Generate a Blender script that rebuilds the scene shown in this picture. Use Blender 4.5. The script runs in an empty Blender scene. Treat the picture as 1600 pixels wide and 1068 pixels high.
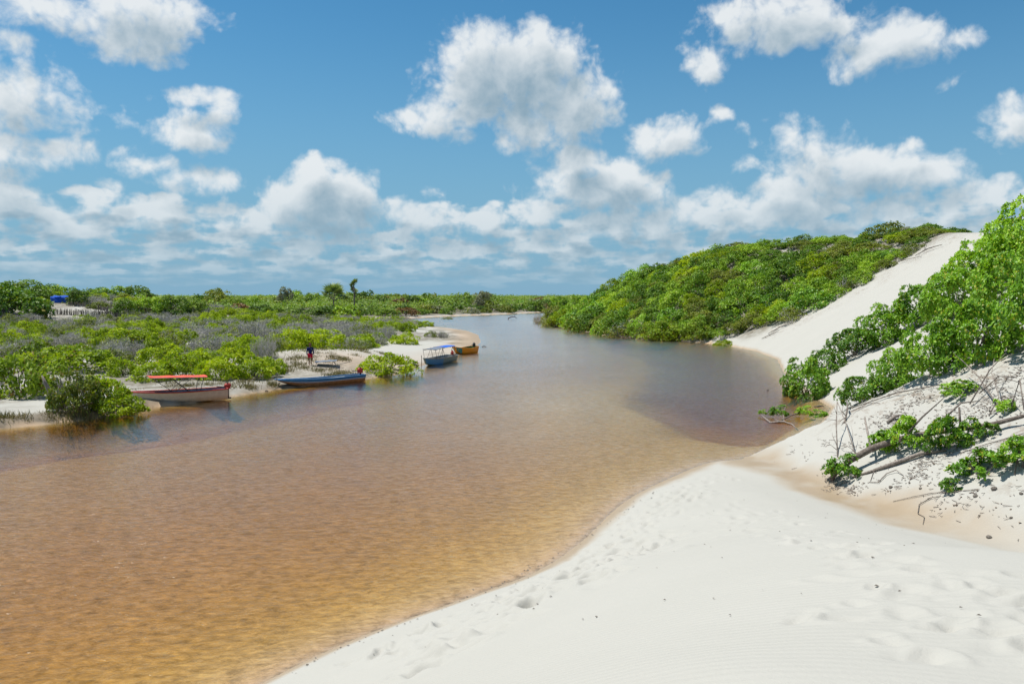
import bpy, bmesh, math, random
import numpy as np
from mathutils import Vector, Matrix

R = math.radians
scene = bpy.context.scene
col = scene.collection
random.seed(7)
rng = np.random.default_rng(11)

# ------------------------------------------------------------------ camera
CAM_H = 6.2          # metres above the river
FPX = 1245.0         # focal length in pixels of a 1600 px wide picture
PITCH = math.atan((534 - 464) / FPX)
cam_data = bpy.data.cameras.new('camera')
cam_data.sensor_width = 36.0
cam_data.lens = 36.0 * FPX / 1600.0
cam_data.clip_start = 0.1
cam_data.clip_end = 12000
cam = bpy.data.objects.new('camera', cam_data)
cam.location = (0, 0, CAM_H)
cam.rotation_euler = (math.pi / 2 - PITCH, 0, 0)
col.objects.link(cam)
scene.camera = cam


def ray(u, v):
    cx, cy = (u - 800) / FPX, (534 - v) / FPX
    return np.array([cx, math.cos(PITCH) + cy * math.sin(PITCH), -math.sin(PITCH) + cy * math.cos(PITCH)])


def at_z(u, v, z=0.0):
    """Ground position seen at a place of the photograph, at height z."""
    d = ray(u, v)
    t = (z - CAM_H) / d[2]
    return np.array([d[0] * t, d[1] * t, z])


def at_y(u, v, y):
    d = ray(u, v)
    t = y / d[1]
    return np.array([d[0] * t, y, CAM_H + d[2] * t])


# ------------------------------------------------------------------ sun, sky, exposure
SUN_EL, SUN_AZ = R(67), R(-78)      # azimuth from +Y towards +X: the sun stands ahead to the left
sun_dir = Vector((math.sin(SUN_AZ) * math.cos(SUN_EL), math.cos(SUN_AZ) * math.cos(SUN_EL), math.sin(SUN_EL)))
sun_data = bpy.data.lights.new('sun', 'SUN')
sun_data.energy = 4.9
sun_data.angle = R(0.53)
sun_data.color = (1.0, 0.96, 0.88)
sun = bpy.data.objects.new('sun', sun_data)
sun.rotation_euler = (-sun_dir).to_track_quat('-Z', 'Y').to_euler()
sun.location = (0, 0, 60)
col.objects.link(sun)

scene.view_settings.view_transform = 'Standard'
scene.view_settings.look = 'None'
scene.view_settings.exposure = 0.3
scene.view_settings.gamma = 1.0
scene.view_settings.use_curve_mapping = False
scene.render.engine = 'CYCLES'
scene.cycles.max_bounces = 8
scene.cycles.diffuse_bounces = 3
scene.cycles.glossy_bounces = 3
scene.cycles.transmission_bounces = 4
scene.cycles.transparent_max_bounces = 12
scene.cycles.sample_clamp_indirect = 4.0
scene.cycles.sample_clamp_direct = 2.5
scene.cycles.use_denoising = True
scene.cycles.caustics_reflective = False
scene.cycles.caustics_refractive = False


class NT:
    """Small helper round a node tree."""
    def __init__(self, tree):
        self.t = tree

    def n(self, typ, **kw):
        nd = self.t.nodes.new(typ)
        for k, v in kw.items():
            setattr(nd, k, v)
        return nd

    def put(self, sock, val):
        if hasattr(val, 'is_output'):
            self.t.links.new(val, sock)
        elif val is not None:
            try:
                sock.default_value = val
            except Exception:
                sock.default_value = tuple(val) + (1.0,)

    def math(self, op, a, b=None, c=None, clamp=False):
        nd = self.n('ShaderNodeMath', operation=op, use_clamp=clamp)
        for i, x in enumerate((a, b, c)):
            if x is not None:
                self.put(nd.inputs[i], x)
        return nd.outputs[0]

    def vmath(self, op, a, b=None, c=None, scale=None):
        nd = self.n('ShaderNodeVectorMath', operation=op)
        for i, x in enumerate((a, b, c)):
            if x is not None:
                self.put(nd.inputs[i], x)
        if scale is not None:
            self.put(nd.inputs['Scale'], scale)
        return nd.outputs['Value'] if op in ('LENGTH', 'DOT_PRODUCT', 'DISTANCE') else nd.outputs[0]

    def mix(self, fac, a, b, blend='MIX'):
        nd = self.n('ShaderNodeMix', data_type='RGBA', blend_type=blend)
        self.put(nd.inputs[0], fac)
        self.put(nd.inputs[6], a if hasattr(a, 'is_output') else (*a[:3], 1))
        self.put(nd.inputs[7], b if hasattr(b, 'is_output') else (*b[:3], 1))
        return nd.outputs[2]

    def smooth(self, x, lo, hi, a=0.0, b=1.0):
        nd = self.n('ShaderNodeMapRange', interpolation_type='SMOOTHSTEP')
        for i, v in enumerate((x, lo, hi, a, b)):
            self.put(nd.inputs[i], v)
        return nd.outputs[0]

    def lin(self, x, lo, hi, a=0.0, b=1.0):
        nd = self.n('ShaderNodeMapRange')
        for i, v in enumerate((x, lo, hi, a, b)):
            self.put(nd.inputs[i], v)
        return nd.outputs[0]

    def noise(self, vec, scale, detail=3, rough=0.5, dist=0.0, dim='3D', lac=2.0):
        nd = self.n('ShaderNodeTexNoise', noise_dimensions=dim)
        self.put(nd.inputs['Vector'], vec)
        self.put(nd.inputs['Scale'], scale)
        self.put(nd.inputs['Detail'], detail)
        self.put(nd.inputs['Roughness'], rough)
        self.put(nd.inputs['Distortion'], dist)
        self.put(nd.inputs['Lacunarity'], lac)
        return nd

    def attr(self, name):
        return self.n('ShaderNodeAttribute', attribute_name=name)

    def bump(self, h, strength, distance, normal=None):
        nd = self.n('ShaderNodeBump')
        self.put(nd.inputs['Strength'], strength)
        self.put(nd.inputs['Distance'], distance)
        self.put(nd.inputs['Height'], h)
        if normal is not None:
            self.put(nd.inputs['Normal'], normal)
        return nd.outputs[0]


def new_mat(name):
    m = bpy.data.materials.new(name)
    m.use_nodes = True
    m.node_tree.nodes.clear()
    return m, NT(m.node_tree)


# ---- the sky: Nishita air with cumulus clouds laid over it by direction
world = bpy.data.worlds.new('World')
scene.world = world
world.use_nodes = True
world.cycles.sampling_method = 'MANUAL'
world.cycles.sample_map_resolution = 512
wt = world.node_tree
wt.nodes.clear()
W = NT(wt)


def px_dir(u, v):
    d = ray(u, v)
    d = d / np.linalg.norm(d)
    return math.degrees(math.atan2(d[0], d[1])), math.degrees(math.asin(d[2]))


DEG_PX = 1 / 21.0      # about 21 px of the photograph to a degree

# cumulus puffs: u, v, half width, half height (photo px), weight
CLOUDS = [
    # the big central cloud
    (790, 120, 120, 75, 1.0), (740, 85, 58, 42, .9), (850, 90, 75, 40, .9), (905, 155, 62, 60, .9), (880, 195, 80, 40, .85),
    (820, 205, 60, 34, .8), (720, 175, 75, 40, .8), (650, 190, 55, 22, .7),
    # cumulus below it to the right
    (905, 255, 48, 36, 1.0), (950, 285, 90, 42, .95), (890, 288, 60, 32, .9), (1005, 295, 52, 34, .8), (935, 315, 90, 26, .8),
    (1040, 218, 58, 36, .9), (1010, 228, 35, 20, .6), (1085, 225, 24, 20, .5),
    # cumulus left of the middle
    (500, 285, 50, 40, 1.05), (470, 310, 60, 35, .95), (550, 300, 45, 42, .95), (510, 330, 95, 36, 1.0), (430, 318, 30, 22, .7), (590, 330, 30, 26, .7),
    # hook shaped cloud
    (310, 150, 50, 18, .72), (345, 175, 22, 30, .7), (300, 205, 52, 34, .8),
    # top left
    (230, 20, 95, 45, .95), (215, 60, 80, 32, .85), (95, 15, 90, 30, .75), (290, 35, 40, 40, .8), (20, 20, 60, 20, .5),
    # left edge
    (30, 160, 80, 50, .75), (80, 170, 70, 26, .5), (150, 175, 55, 16, .38), (235, 190, 26, 16, .4), (20, 240, 70, 24, .75), (100, 235, 52, 20, .65),
    (235, 255, 45, 18, .6), (200, 235, 22, 14, .4), (15, 305, 45, 36, .8), (170, 290, 24, 14, .6), (295, 285, 50, 22, .75), (345, 280, 30, 18, .6),
    (210, 316, 30, 14, .65), (75, 318, 28, 14, .55), (10, 80, 50, 30, .35),
    # top right
    (1220, 35, 100, 42, .9), (1160, 10, 70, 28, .75), (1290, 40, 60, 22, .7), (1100, 105, 34, 34, .75), (1065, 65, 22, 16, .4),
    (1390, 75, 70, 36, .9), (1350, 95, 50, 28, .8), (1440, 65, 48, 20, .6), (1500, 60, 34, 14, .5), (1490, 124, 22, 12, .4),
    # right
    (1585, 190, 40, 36, .8), (1545, 208, 28, 14, .5), (1125, 182, 20, 16, .5), (1170, 205, 16, 12, .3),
    (1290, 240, 70, 30, .7), (1340, 258, 110, 36, .95), (1420, 265, 80, 32, .8), (1260, 215, 60, 34, .5), (1330, 290, 110, 24, .75), (1535, 298, 48, 18, .8),
    (1240, 310, 80, 36, .85), (1170, 262, 26, 14, .45), (1120, 310, 30, 24, .65), (1370, 328, 60, 22, .85), (1560, 285, 22, 12, .5),
    # row over the horizon
    (760, 350, 45, 24, .85), (850, 335, 50, 26, .9), (1045, 335, 55, 28, .85), (960, 352, 80, 26, .85), (680, 345, 60, 24, .8), (620, 335, 40, 24, .75),
    (120, 340, 60, 22, .75), (250, 345, 50, 18, .7), (390, 352, 44, 22, .8), (800, 288, 16, 14, .35), (670, 310, 22, 14, .4), (1200, 345, 50, 22, .75), (1160, 355, 40, 18, .7),
]


PUFFS = []
for (u, v, a, b, wgt) in CLOUDS:
    PUFFS.append((*px_dir(u, v), 1.22 * a * DEG_PX, 1.22 * b * DEG_PX, wgt))

tc = W.n('ShaderNodeTexCoord')
sep = W.n('ShaderNodeSeparateXYZ'); W.put(sep.inputs[0], tc.outputs['Generated'])
azd = W.math('MULTIPLY', W.math('ARCTAN2', sep.outputs[0], sep.outputs[1]), 57.29578)
eld = W.math('MULTIPLY', W.math('ARCSINE', sep.outputs[2]), 57.29578)
pv = W.n('ShaderNodeCombineXYZ'); W.put(pv.inputs[0], azd); W.put(pv.inputs[1], eld)
SUN_STEP = (-0.7, 1.6, 0)                              # towards the sun, in degrees


def detail(vec):
    """Billows and wisps: (warped position, density detail)."""
    w1 = W.noise(vec, 0.20, 2, 0.5)
    wv = W.vmath('SUBTRACT', w1.outputs['Color'], (0.5, 0.5, 0.5))
    p1 = W.vmath('ADD', vec, W.vmath('MULTIPLY', wv, (2.2, 1.5, 0)))
    f1 = W.noise(p1, 0.62, 8, 0.61, 0.1).outputs[0]
    vo = W.n('ShaderNodeTexVoronoi', feature='SMOOTH_F1')
    W.put(vo.inputs['Vector'], p1); W.put(vo.inputs['Scale'], 0.62); W.put(vo.inputs['Detail'], 2.0)
    W.put(vo.inputs['Roughness'], 0.5); W.put(vo.inputs['Smoothness'], 0.6); W.put(vo.inputs['Lacunarity'], 2.3)
    dd = W.math('MULTIPLY', W.math('SUBTRACT', f1, 0.50), 1.25)
    dd = W.math('ADD', dd, W.math('MULTIPLY', W.math('SUBTRACT', 0.42, vo.outputs['Distance']), 0.62))
    return p1, dd


def horizon_rows(vec):
    """Small clouds crowding towards the horizon."""
    sx = W.n('ShaderNodeSeparateXYZ'); W.put(sx.inputs[0], vec)
    e = sx.outputs[1]
    lo = W.math('LOGARITHM', W.math('MAXIMUM', W.math('ADD', e, 1.2), 0.2), 2.718)
    cb = W.n('ShaderNodeCombineXYZ')
    W.put(cb.inputs[0], W.math('MULTIPLY', sx.outputs[0], 0.36)); W.put(cb.inputs[1], W.math('MULTIPLY', lo, 5.0)); W.put(cb.inputs[2], 3.0)
    nz = W.noise(cb.outputs[0], 1.0, 3, 0.5).outputs[0]
    band = W.math('MULTIPLY', W.smooth(e, 0.0, 1.7), W.smooth(e, 4.8, 8.4, 1.0, 0.0))
    return W.math('SUBTRACT', W.math('MULTIPLY', W.math('SUBTRACT', nz, 0.305), 3.1), W.smooth(band, 0.0, 0.6, 1.6, 0.0))


def scattered(vec):
    """Cumulus scattered over the rest of the sky."""
    return W.math('MULTIPLY', W.math('SUBTRACT', W.noise(vec, 0.085, 2, 0.5).outputs[0], 0.53), 6.5)


def puff_group(puffs):
    """A node group with the union of some puffs: position and base density in, density out."""
    g = bpy.data.node_groups.new('cloud_puffs', 'ShaderNodeTree')
    g.interface.new_socket('Position', in_out='INPUT', socket_type='NodeSocketVector')
    g.interface.new_socket('Base', in_out='INPUT', socket_type='NodeSocketFloat')
    g.interface.new_socket('Density', in_out='OUTPUT', socket_type='NodeSocketFloat')
    Gn = NT(g)
    gi, go = Gn.n('NodeGroupInput'), Gn.n('NodeGroupOutput')
    shape = gi.outputs[1]
    for (az, el, a, b, wgt) in puffs:
        q = Gn.vmath('MULTIPLY_ADD', gi.outputs[0], (1 / a, 1 / b, 0), (-az / a, -el / b, 0))
        m = Gn.math('MULTIPLY_ADD', Gn.vmath('DOT_PRODUCT', q, q), -wgt, wgt)
        shape = Gn.math('SMOOTH_MAX', shape, m, 0.18)
    Gn.put(go.inputs[0], shape)
    return g


def puff_field(p1, grp, base):
    nd = W.n('ShaderNodeGroup'); nd.node_tree = grp
    W.put(nd.inputs[0], p1); W.put(nd.inputs[1], base)
    return nd.outputs[0]


sky = W.n('ShaderNodeTexSky', sky_type='NISHITA')
sky.sun_disc = False
sky.sun_elevation = SUN_EL
sky.sun_rotation = SUN_AZ
sky.altitude = 0
sky.air_density = 1.0
sky.dust_density = 0.35
sky.ozone_density = 2.0
SKY_STRENGTH = 0.090
skyc = W.mix(1.0, sky.outputs[0], (0.38, 0.84, 0.98), 'MULTIPLY')
air = W.smooth(eld, -2, 24, 1.0, 0.0)
skyc = W.mix(W.math('MULTIPLY', W.math('POWER', air, 1.3), .97), skyc, tuple(c / SKY_STRENGTH for c in (0.190, 0.338, 0.470)))
skye = W.vmath('SCALE', skyc, scale=SKY_STRENGTH)
hz = W.smooth(eld, 0.3, 10.0, 1.0, 0.0)                  # air in front of far clouds
veil = W.smooth(eld, -0.3, 3.6, 0.0, 1.0)


def sky_shader(d0, d1, ds):
    alpha = W.math('MULTIPLY', W.smooth(d0, -0.06, 0.64), W.math('MULTIPLY', veil, .95))
    shade = W.smooth(W.math('MULTIPLY_ADD', ds, 0.35, d1), 0.0, 1.55)     # cloud between here and the sun
    edge = W.smooth(W.math('SUBTRACT', ds, d1), -0.25, 0.75)
    lit = W.math('ADD', W.math('MULTIPLY_ADD', shade, -0.95, 0.86), W.math('MULTIPLY', edge, 0.30), clamp=True)
    cc = W.mix(lit, (0.225, 0.325, 0.400), (0.665, 0.695, 0.71))
    cc = W.mix(W.math('MULTIPLY', hz, 0.50), cc, (0.23, 0.375, 0.475))
    bg = W.n('ShaderNodeBackground')
    W.put(bg.inputs[0], W.mix(alpha, skye, cc))
    return bg.outputs[0]


def mix_sh(fac, a, b):
    ms = W.n('ShaderNodeMixShader')
    W.put(ms.inputs[0], fac); W.put(ms.inputs[1], a); W.put(ms.inputs[2], b)
    return ms.outputs[0]


# the named clouds stand in the part of the sky ahead; tiles only spare work, each holds every puff that reaches it
pA, detA = detail(pv.outputs[0])
offv = W.vmath('ADD', pv.outputs[0], SUN_STEP)
pB, detB = detail(offv)
hzA, hzB = horizon_rows(pv.outputs[0]), horizon_rows(offv)
AZS = [-38, -26, -15, -5, 5, 15, 26, 38]
ELS = [-1, 9.5, 29]


def tile(a0, a1, e0, e1):
    def near(q):
        mx, my = q[2] * 1.75 + 1.6, q[3] * 1.75 + 1.3
        return q[0] + mx > a0 + SUN_STEP[0] and q[0] - mx < a1 and q[1] + my > e0 and q[1] - my < e1 + SUN_STEP[1]
    grp = puff_group([q for q in PUFFS if near(q)])
    sA, sB = puff_field(pA, grp, hzA), puff_field(pB, grp, hzB)
    sA = W.math('ADD', sA, 0.09)
    return sky_shader(W.math('ADD', sA, detA), W.math('MULTIPLY_ADD', detB, .5, sB), W.math('MULTIPLY_ADD', detA, .4, sA))


def split(k0, k1):
    if k1 - k0 == 1:
        lo = tile(AZS[k0], AZS[k1], ELS[0], ELS[1])
        hi = tile(AZS[k0], AZS[k1], ELS[1], ELS[2])
        return mix_sh(W.math('GREATER_THAN', eld, ELS[1]), lo, hi)
    km = (k0 + k1) // 2
    return mix_sh(W.math('GREATER_THAN', azd, float(AZS[km])), split(k0, km), split(km, k1))


ahead = W.math('MULTIPLY', W.math('LESS_THAN', W.math('ABSOLUTE', azd), 38.0), W.math('LESS_THAN', eld, 29.0))
ahead = W.math('MULTIPLY', ahead, W.math('GREATER_THAN', eld, -1.0))
p2 = pv.outputs[0]
oA = W.math('MAXIMUM', scattered(p2), horizon_rows(p2))
fo = W.math('MULTIPLY', W.math('SUBTRACT', W.noise(p2, .5, 4, .6).outputs[0], .5), 2.2)
dO = W.math('ADD', oA, fo)
outer = sky_shader(dO, W.math('MULTIPLY', dO, .8), dO)
wo = W.n('ShaderNodeOutputWorld'); W.put(wo.inputs[0], mix_sh(ahead, outer, split(0, len(AZS) - 1)))

# ------------------------------------------------------------------ numpy noise
def _hash(ix, iy, seed):
    h = (ix.astype(np.int64) * 374761393 + iy.astype(np.int64) * 668265263 + seed * 1442695041) & 0xFFFFFFFF
    h = ((h ^ (h >> 13)) * 1274126177) & 0xFFFFFFFF
    return ((h ^ (h >> 16)) & 0xFFFF) / 65535.0


def vnoise(x, y, seed=0):
    x0, y0 = np.floor(x), np.floor(y)
    fx, fy = x - x0, y - y0
    fx, fy = fx * fx * fx * (fx * (fx * 6 - 15) + 10), fy * fy * fy * (fy * (fy * 6 - 15) + 10)
    a, b = _hash(x0, y0, seed), _hash(x0 + 1, y0, seed)
    c, d = _hash(x0, y0 + 1, seed), _hash(x0 + 1, y0 + 1, seed)
    return (a + (b - a) * fx) * (1 - fy) + (c + (d - c) * fx) * fy


def fbm(x, y, octs=4, seed=0, gain=0.5):
    s, amp, tot = 0, 1.0, 0
    for o in range(octs):
        s = s + amp * vnoise(x * 2 ** o + 17.3 * o, y * 2 ** o - 9.1 * o, seed + o)
        tot += amp
        amp *= gain
    return s / tot - 0.5


def sstep(x, a, b):
    t = np.clip((x - a) / (b - a), 0, 1)
    return t * t * (3 - 2 * t)


def smax(a, b, k):
    h = np.clip(0.5 + 0.5 * (a - b) / k, 0, 1)
    return b * (1 - h) + a * h + k * h * (1 - h)


def smin(a, b, k):
    return -smax(-a, -b, k)


# ------------------------------------------------------------------ the lie of the land (world metres, river level z = 0)
def P(u, v, z=0.0):
    return tuple(at_z(u, v, z)[:2])


LEFT_SHORE = [(-60, -30), (-38, 5), (-29.5, 25)] + [P(*q) for q in [(0, 669), (60, 663), (130, 656), (200, 646), (228, 636), (300, 630), (362, 619), (440, 607),
              (500, 601), (570, 592), (640, 582), (655, 572), (700, 561), (735, 549), (752, 534), (748, 523), (730, 516), (700, 512), (660, 509), (622, 508)]]
LEFT_POLY = LEFT_SHORE + [P(560, 505.5), P(470, 502.5), P(400, 501.5), P(300, 501)] + [P(290, 499), P(400, 499.5), P(520, 500.5), P(600, 498),
             P(650, 496.5), P(700, 494), P(780, 491), (16, 332), (60, 345), (600, 420), (5000, 600), (5000, 6000), (-6000, 6000), (-6000, -30)]
RIGHT_POLY = [(20, -40), (17.5, 0), (14, 10), (11.8, 18), (10.2, 24), P(1168, 714), P(1235, 691), P(1285, 658), P(1300, 637), (18.9, 50), (22.6, 66)] + \
             [P(*q) for q in [(1215, 561), (1180, 548), (1130, 538), (1060, 533), (980, 528), (940, 523), (900, 515), (860, 509), (832, 502)]] + \
             [(8, 214), (24, 255), (60, 300), (600, 340), (600, -40)]
PONDS = [(P(222, 547), 3.2, 6.5, 0.4), (P(195, 556), 1.8, 4.0, 0.2), (P(455, 486), 10, 16, .2)]


def signed(poly, x, y):
    """Distance to a polygon's outline, positive inside."""
    d2 = np.full(x.shape, 1e18)
    inside = np.zeros(x.shape, bool)
    n = len(poly)
    for i in range(n):
        (ax, ay), (bx, by) = poly[i], poly[(i + 1) % n]
        ex, ey = bx - ax, by - ay
        t = np.clip(((x - ax) * ex + (y - ay) * ey) / (ex * ex + ey * ey + 1e-12), 0, 1)
        d2 = np.minimum(d2, (x - ax - t * ex) ** 2 + (y - ay - t * ey) ** 2)
        if ay != by:
            cross = (ay > y) != (by > y)
            inside ^= cross & (x < ex * (y - ay) / (by - ay) + ax)
    d = np.sqrt(d2)
    return np.where(inside, d, -d)


# the near dune: thin-plate surface through surveyed spots
NEAR = [(0, 0, 4.6), (4, 0, 4.75), (8, -2, 4.8), (-5, -3, 3.4), (-14, -16, 0), (-9.5, -2, 0), (2.5, 3.9, 4.3), (1.2, 3.8, 4.36), (.7, 4.4, 4.05), (0, 6.2, 3.2), (-1.48, 9.2, 1.72),
        (-3.9, 12.75, 0), (-6.4, 7, 0), (0, 17.7, 0), (4, 25.1, 0), (6.3, 28.3, 0), (7.6, 29.7, .02), (5.1, 8, 3.60), (6.3, 16, 1.80), (6.9, 22, .78), (7.1, 26, .27), (6.9, 28, .12),
        (3.0, 17, .95), (4.5, 20, .82), (2.5, 12, 2.3), (9.2, 20, .6), (11.5, 18, .58), (10.3, 24, .2), (9.2, 29.5, .1), (13.6, 10, 1.2), (17, 0, 2.8), (9, 12, 1.75), (8.6, 25, .2),
        (-6.3, 14.6, -.9), (-2.3, 19.4, -.9), (2.0, 26.8, -.9), (5.6, 31, -.9), (8.5, 33, -.8), (12, 34, -1), (14, 28, -.2), (18, 12, .6), (-20, 5, -5), (-10, 25, -5), (5, 45, -5), (25, 40, -6), (25, -10, 3)]
NEAR = np.array(NEAR, float)


def _tps_fit(pts, lam=0.002):
    x, y, z = pts.T
    r2 = (x[:, None] - x) ** 2 + (y[:, None] - y) ** 2
    K = 0.5 * r2 * np.log(r2 + 1e-9)
    n = len(pts)
    A = np.zeros((n + 3, n + 3))
    A[:n, :n] = K + lam * np.eye(n) * n
    A[:n, n:] = np.c_[np.ones(n), x, y]
    A[n:, :n] = A[:n, n:].T
    return np.linalg.solve(A, np.r_[z, 0, 0, 0])


_TW = _tps_fit(NEAR)


def near_dune(x, y):
    s = _TW[-3] + _TW[-2] * x + _TW[-1] * y
    for (px, py, _), w in zip(NEAR, _TW):
        r2 = (x - px) ** 2 + (y - py) ** 2
        s = s + w * 0.5 * r2 * np.log(r2 + 1e-9)
    return s


def height(x, y, fine=True):
    """Ground height and the masks that go with it."""
    x = np.asarray(x, float); y = np.asarray(y, float)
    sr = signed(RIGHT_POLY, x, y)
    sl = signed(LEFT_POLY, x, y)
    wob = 0.5 * fbm(x * .25, y * .25, 3, 5) + 0.35 * fbm(x * 1.1, y * 1.1, 2, 6)
    # right hand dune: slip face out of the river, rounded crest
    base = np.interp(y, [0, 10, 18, 24, 31], [2.8, 1.25, .58, .2, 0.0])
    crest = np.interp(y, [0, 40, 70, 90, 108, 125, 150, 165, 178, 188, 205], [12, 12, 12.4, 13.6, 15.0, 14.6, 14.2, 12.6, 5.5, 2.0, 1.0])
    slope = np.interp(y, [0, 30, 60, 100, 140, 200], [.53, .55, .54, .54, .56, .45])
    pos = np.clip(sr, 0, None)
    face = base + slope * pos + .12 * np.tanh(pos * .5)
    back = crest - 0.10 * np.clip(pos - crest / slope, 0, 60)
    zr = smin(face + 0.55 * fbm(x * .09, y * .05, 3, 21) * np.clip(pos * .2, 0, 1.5), back, 1.2)
    zr = np.where(sr > 0, zr, base + 0.32 * sr)
    # left bank
    ps = np.clip(sl, 0, None)
    bar = np.exp(-(((x + 9) / 16) ** 2 + ((y - 125) / 42) ** 2))         # the low sand bar
    steep = np.clip(1 - 1.4 * bar, 0, 1)
    zl = steep * (0.42 * np.tanh(ps * (.9 + 1.6 * sstep(y, 50, 44))) + 0.30 * sstep(ps, 2, 14)) + (1 - steep) * (0.05 * ps) * np.exp(-ps / 30)
    zl = zl + sstep(ps, 1.2, 6) * (0.55 * fbm(x * .11, y * .08, 4, 31) * (1 - .5 * bar))
    # sandy rise with the clearing, far left
    zl = zl + 5.0 * np.exp(-(((x + 104) / 44) ** 2 + ((y - 178) / 36) ** 2)) * sstep(ps, 4, 30)
    zl = zl + 2.2 * sstep(y, 260, 420) * sstep(ps, 4, 40) + 2.6 * np.exp(-(((x + 60) / 60) ** 2 + ((y - 330) / 60) ** 2)) * sstep(ps, 4, 40)
    zl = zl + 0.8 * np.exp(-(((x + 17.5) / 7) ** 2 + ((y - 72) / 10) ** 2)) * sstep(ps, 1.5, 6)
    for (c, rx, ry, _), in zip(PONDS):
        zl = zl - 1.1 * np.exp(-((((x - c[0]) / rx) ** 2 + ((y - c[1]) / ry) ** 2) ** 1.5))
    zl = np.where(sl > 0, zl, 0.35 * sl)
    # near dune, faded out away from the camera
    w = sstep(y, 52, 40) * sstep(x, 34, 20) * sstep(x, -40, -22) * sstep(y, -40, -18)
    zn = np.where(w > 0, near_dune(x, y), -5)
    zn = np.clip(zn - .14 * sstep(y, 27, 20) * sstep(y, 12, 16), -5, 5.2) * w - 5 * (1 - w)
    zn = np.where((y < -18) & (sr < 0) & (sl < -14), np.maximum(zn, 1.5), zn)
    land = smax(smax(zn, zr, .22), zl, .05)
    land = land + wob * 0.05 * sstep(land, -.05, .4)
    # river bed: slopes gently off the beaches, a sand flat, a deep pool at the right bank
    dep = np.clip(-land, 0, None)
    bed = 0.58 * (1 - np.exp(-dep * 0.9))
    tipx = np.array([P(985, 605), P(1010, 642), P(1065, 668), P(1150, 692), P(1235, 700), P(1330, 640), P(1230, 545), P(1130, 532), P(1000, 520), P(900, 510), P(880, 516), P(940, 536), P(1010, 556), P(1020, 580)])
    pool = signed([tuple(q) for q in tipx], x + 3.2 * fbm(x * .22, y * .16, 4, 43), y + 4 * fbm(x * .2, y * .15, 3, 44))
    bed = bed + 1.0 * sstep(pool, -0.8, 2.6) * sstep(dep, .15, .8)
    bed = bed + .22 * fbm(x * .12, y * .05, 3, 41) * sstep(dep, .2, .8) + 1.0 * sstep(sl, -8, -2.5) * sstep(y, 76, 50) * sstep(dep, .1, .7) * sstep(y, 20, 36)
    bed = bed - .34 * np.exp(-((x - 4.5) / 5.5) ** 2 - ((y - 47) / 13) ** 2) * sstep(pool, .5, -1.5) * sstep(dep, .2, .8)
    z = np.where(land < 0, -np.clip(bed, np.minimum(dep * .2, .06), None), land)
    return z, sr, sl, bar, zn, zr


# ---- ground sheet: a fan of rings round the viewpoint, finest where the ground is near
def rings():
    r, out = 1.2, []
    while r < 5500:
        out.append(r)
        r *= 1.012 if r < 3 else 1.0055 if r < 32 else 1.011 if r < 140 else 1.02 if r < 400 else 1.06
    return np.array([0.4] + out)


RR = rings()
fan = np.r_[np.linspace(-180, -52, 48, endpoint=False), np.linspace(-52, -37, 40, endpoint=False), np.linspace(-37, 37, 520, endpoint=False),
            np.linspace(37, 52, 40, endpoint=False), np.linspace(52, 180, 48, endpoint=False)]
AA = np.radians(fan)
gx = RR[:, None] * np.sin(AA)[None, :]
gy = RR[:, None] * np.cos(AA)[None, :]
NR, NA = gx.shape


def fan_faces(nr, na):
    i, j = np.meshgrid(np.arange(nr - 1), np.arange(na), indexing='ij')
    k = (j + 1) % na
    return np.stack([i * na + j, i * na + k, (i + 1) * na + k, (i + 1) * na + j], -1).reshape(-1, 4)


def grid_mesh(name, co, faces, attrs=None):
    me = bpy.data.meshes.new(name)
    nf = len(faces)
    k = faces.shape[1]
    me.vertices.add(len(co)); me.vertices.foreach_set('co', np.asarray(co, np.float32).ravel())
    me.loops.add(nf * k); me.loops.foreach_set('vertex_index', faces.astype(np.int32).ravel())
    me.polygons.add(nf)
    me.polygons.foreach_set('loop_start', np.arange(0, nf * k, k, dtype=np.int32))
    me.polygons.foreach_set('loop_total', np.full(nf, k, np.int32))
    me.polygons.foreach_set('use_smooth', np.ones(nf, bool))
    for nm, val in (attrs or {}).items():
        a = me.attributes.new(nm, 'FLOAT', 'POINT')
        a.data.foreach_set('value', np.asarray(val, np.float32).ravel())
    me.update()
    me.validate()
    return me


z, sr, sl, bar, zn, zr = height(gx, gy)

# footprints and slumps in the dry sand of the near dune
r2 = np.random.default_rng(5)


def dimple(px, py, ang, ln, wd, dp):
    global z
    rad = math.hypot(px, py)
    i0, i1 = np.searchsorted(RR, [rad - .8, rad + .8])
    a = math.degrees(math.atan2(px, py))
    da = math.degrees(.8 / max(rad, 1))
    j0, j1 = np.searchsorted(fan, [a - da, a + da])
    if i1 <= i0 or j1 <= j0:
        return
    sx, sy = gx[i0:i1, j0:j1] - px, gy[i0:i1, j0:j1] - py
    c, s = math.cos(ang), math.sin(ang)
    p, q = (sx * c + sy * s) / ln, (-sx * s + sy * c) / wd
    d = np.sqrt(p * p + q * q)
    prof = -dp * np.exp(-d ** 2 * 1.6) + dp * .45 * np.exp(-((d - 1.55) / .45) ** 2) * (0.6 + .6 * np.clip(p, -1, 1))
    dry = sstep(z[i0:i1, j0:j1], .02, .25)
    z[i0:i1, j0:j1] += prof * dry


def ground_at_px(u, v):
    d = ray(u, v)
    ts = np.geomspace(2, 400, 700)
    h = height(d[0] * ts, d[1] * ts)[0]
    below = (CAM_H + d[2] * ts) < h
    t = ts[np.argmax(below)] if below.any() else 400
    return d[0] * t, d[1] * t


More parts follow.
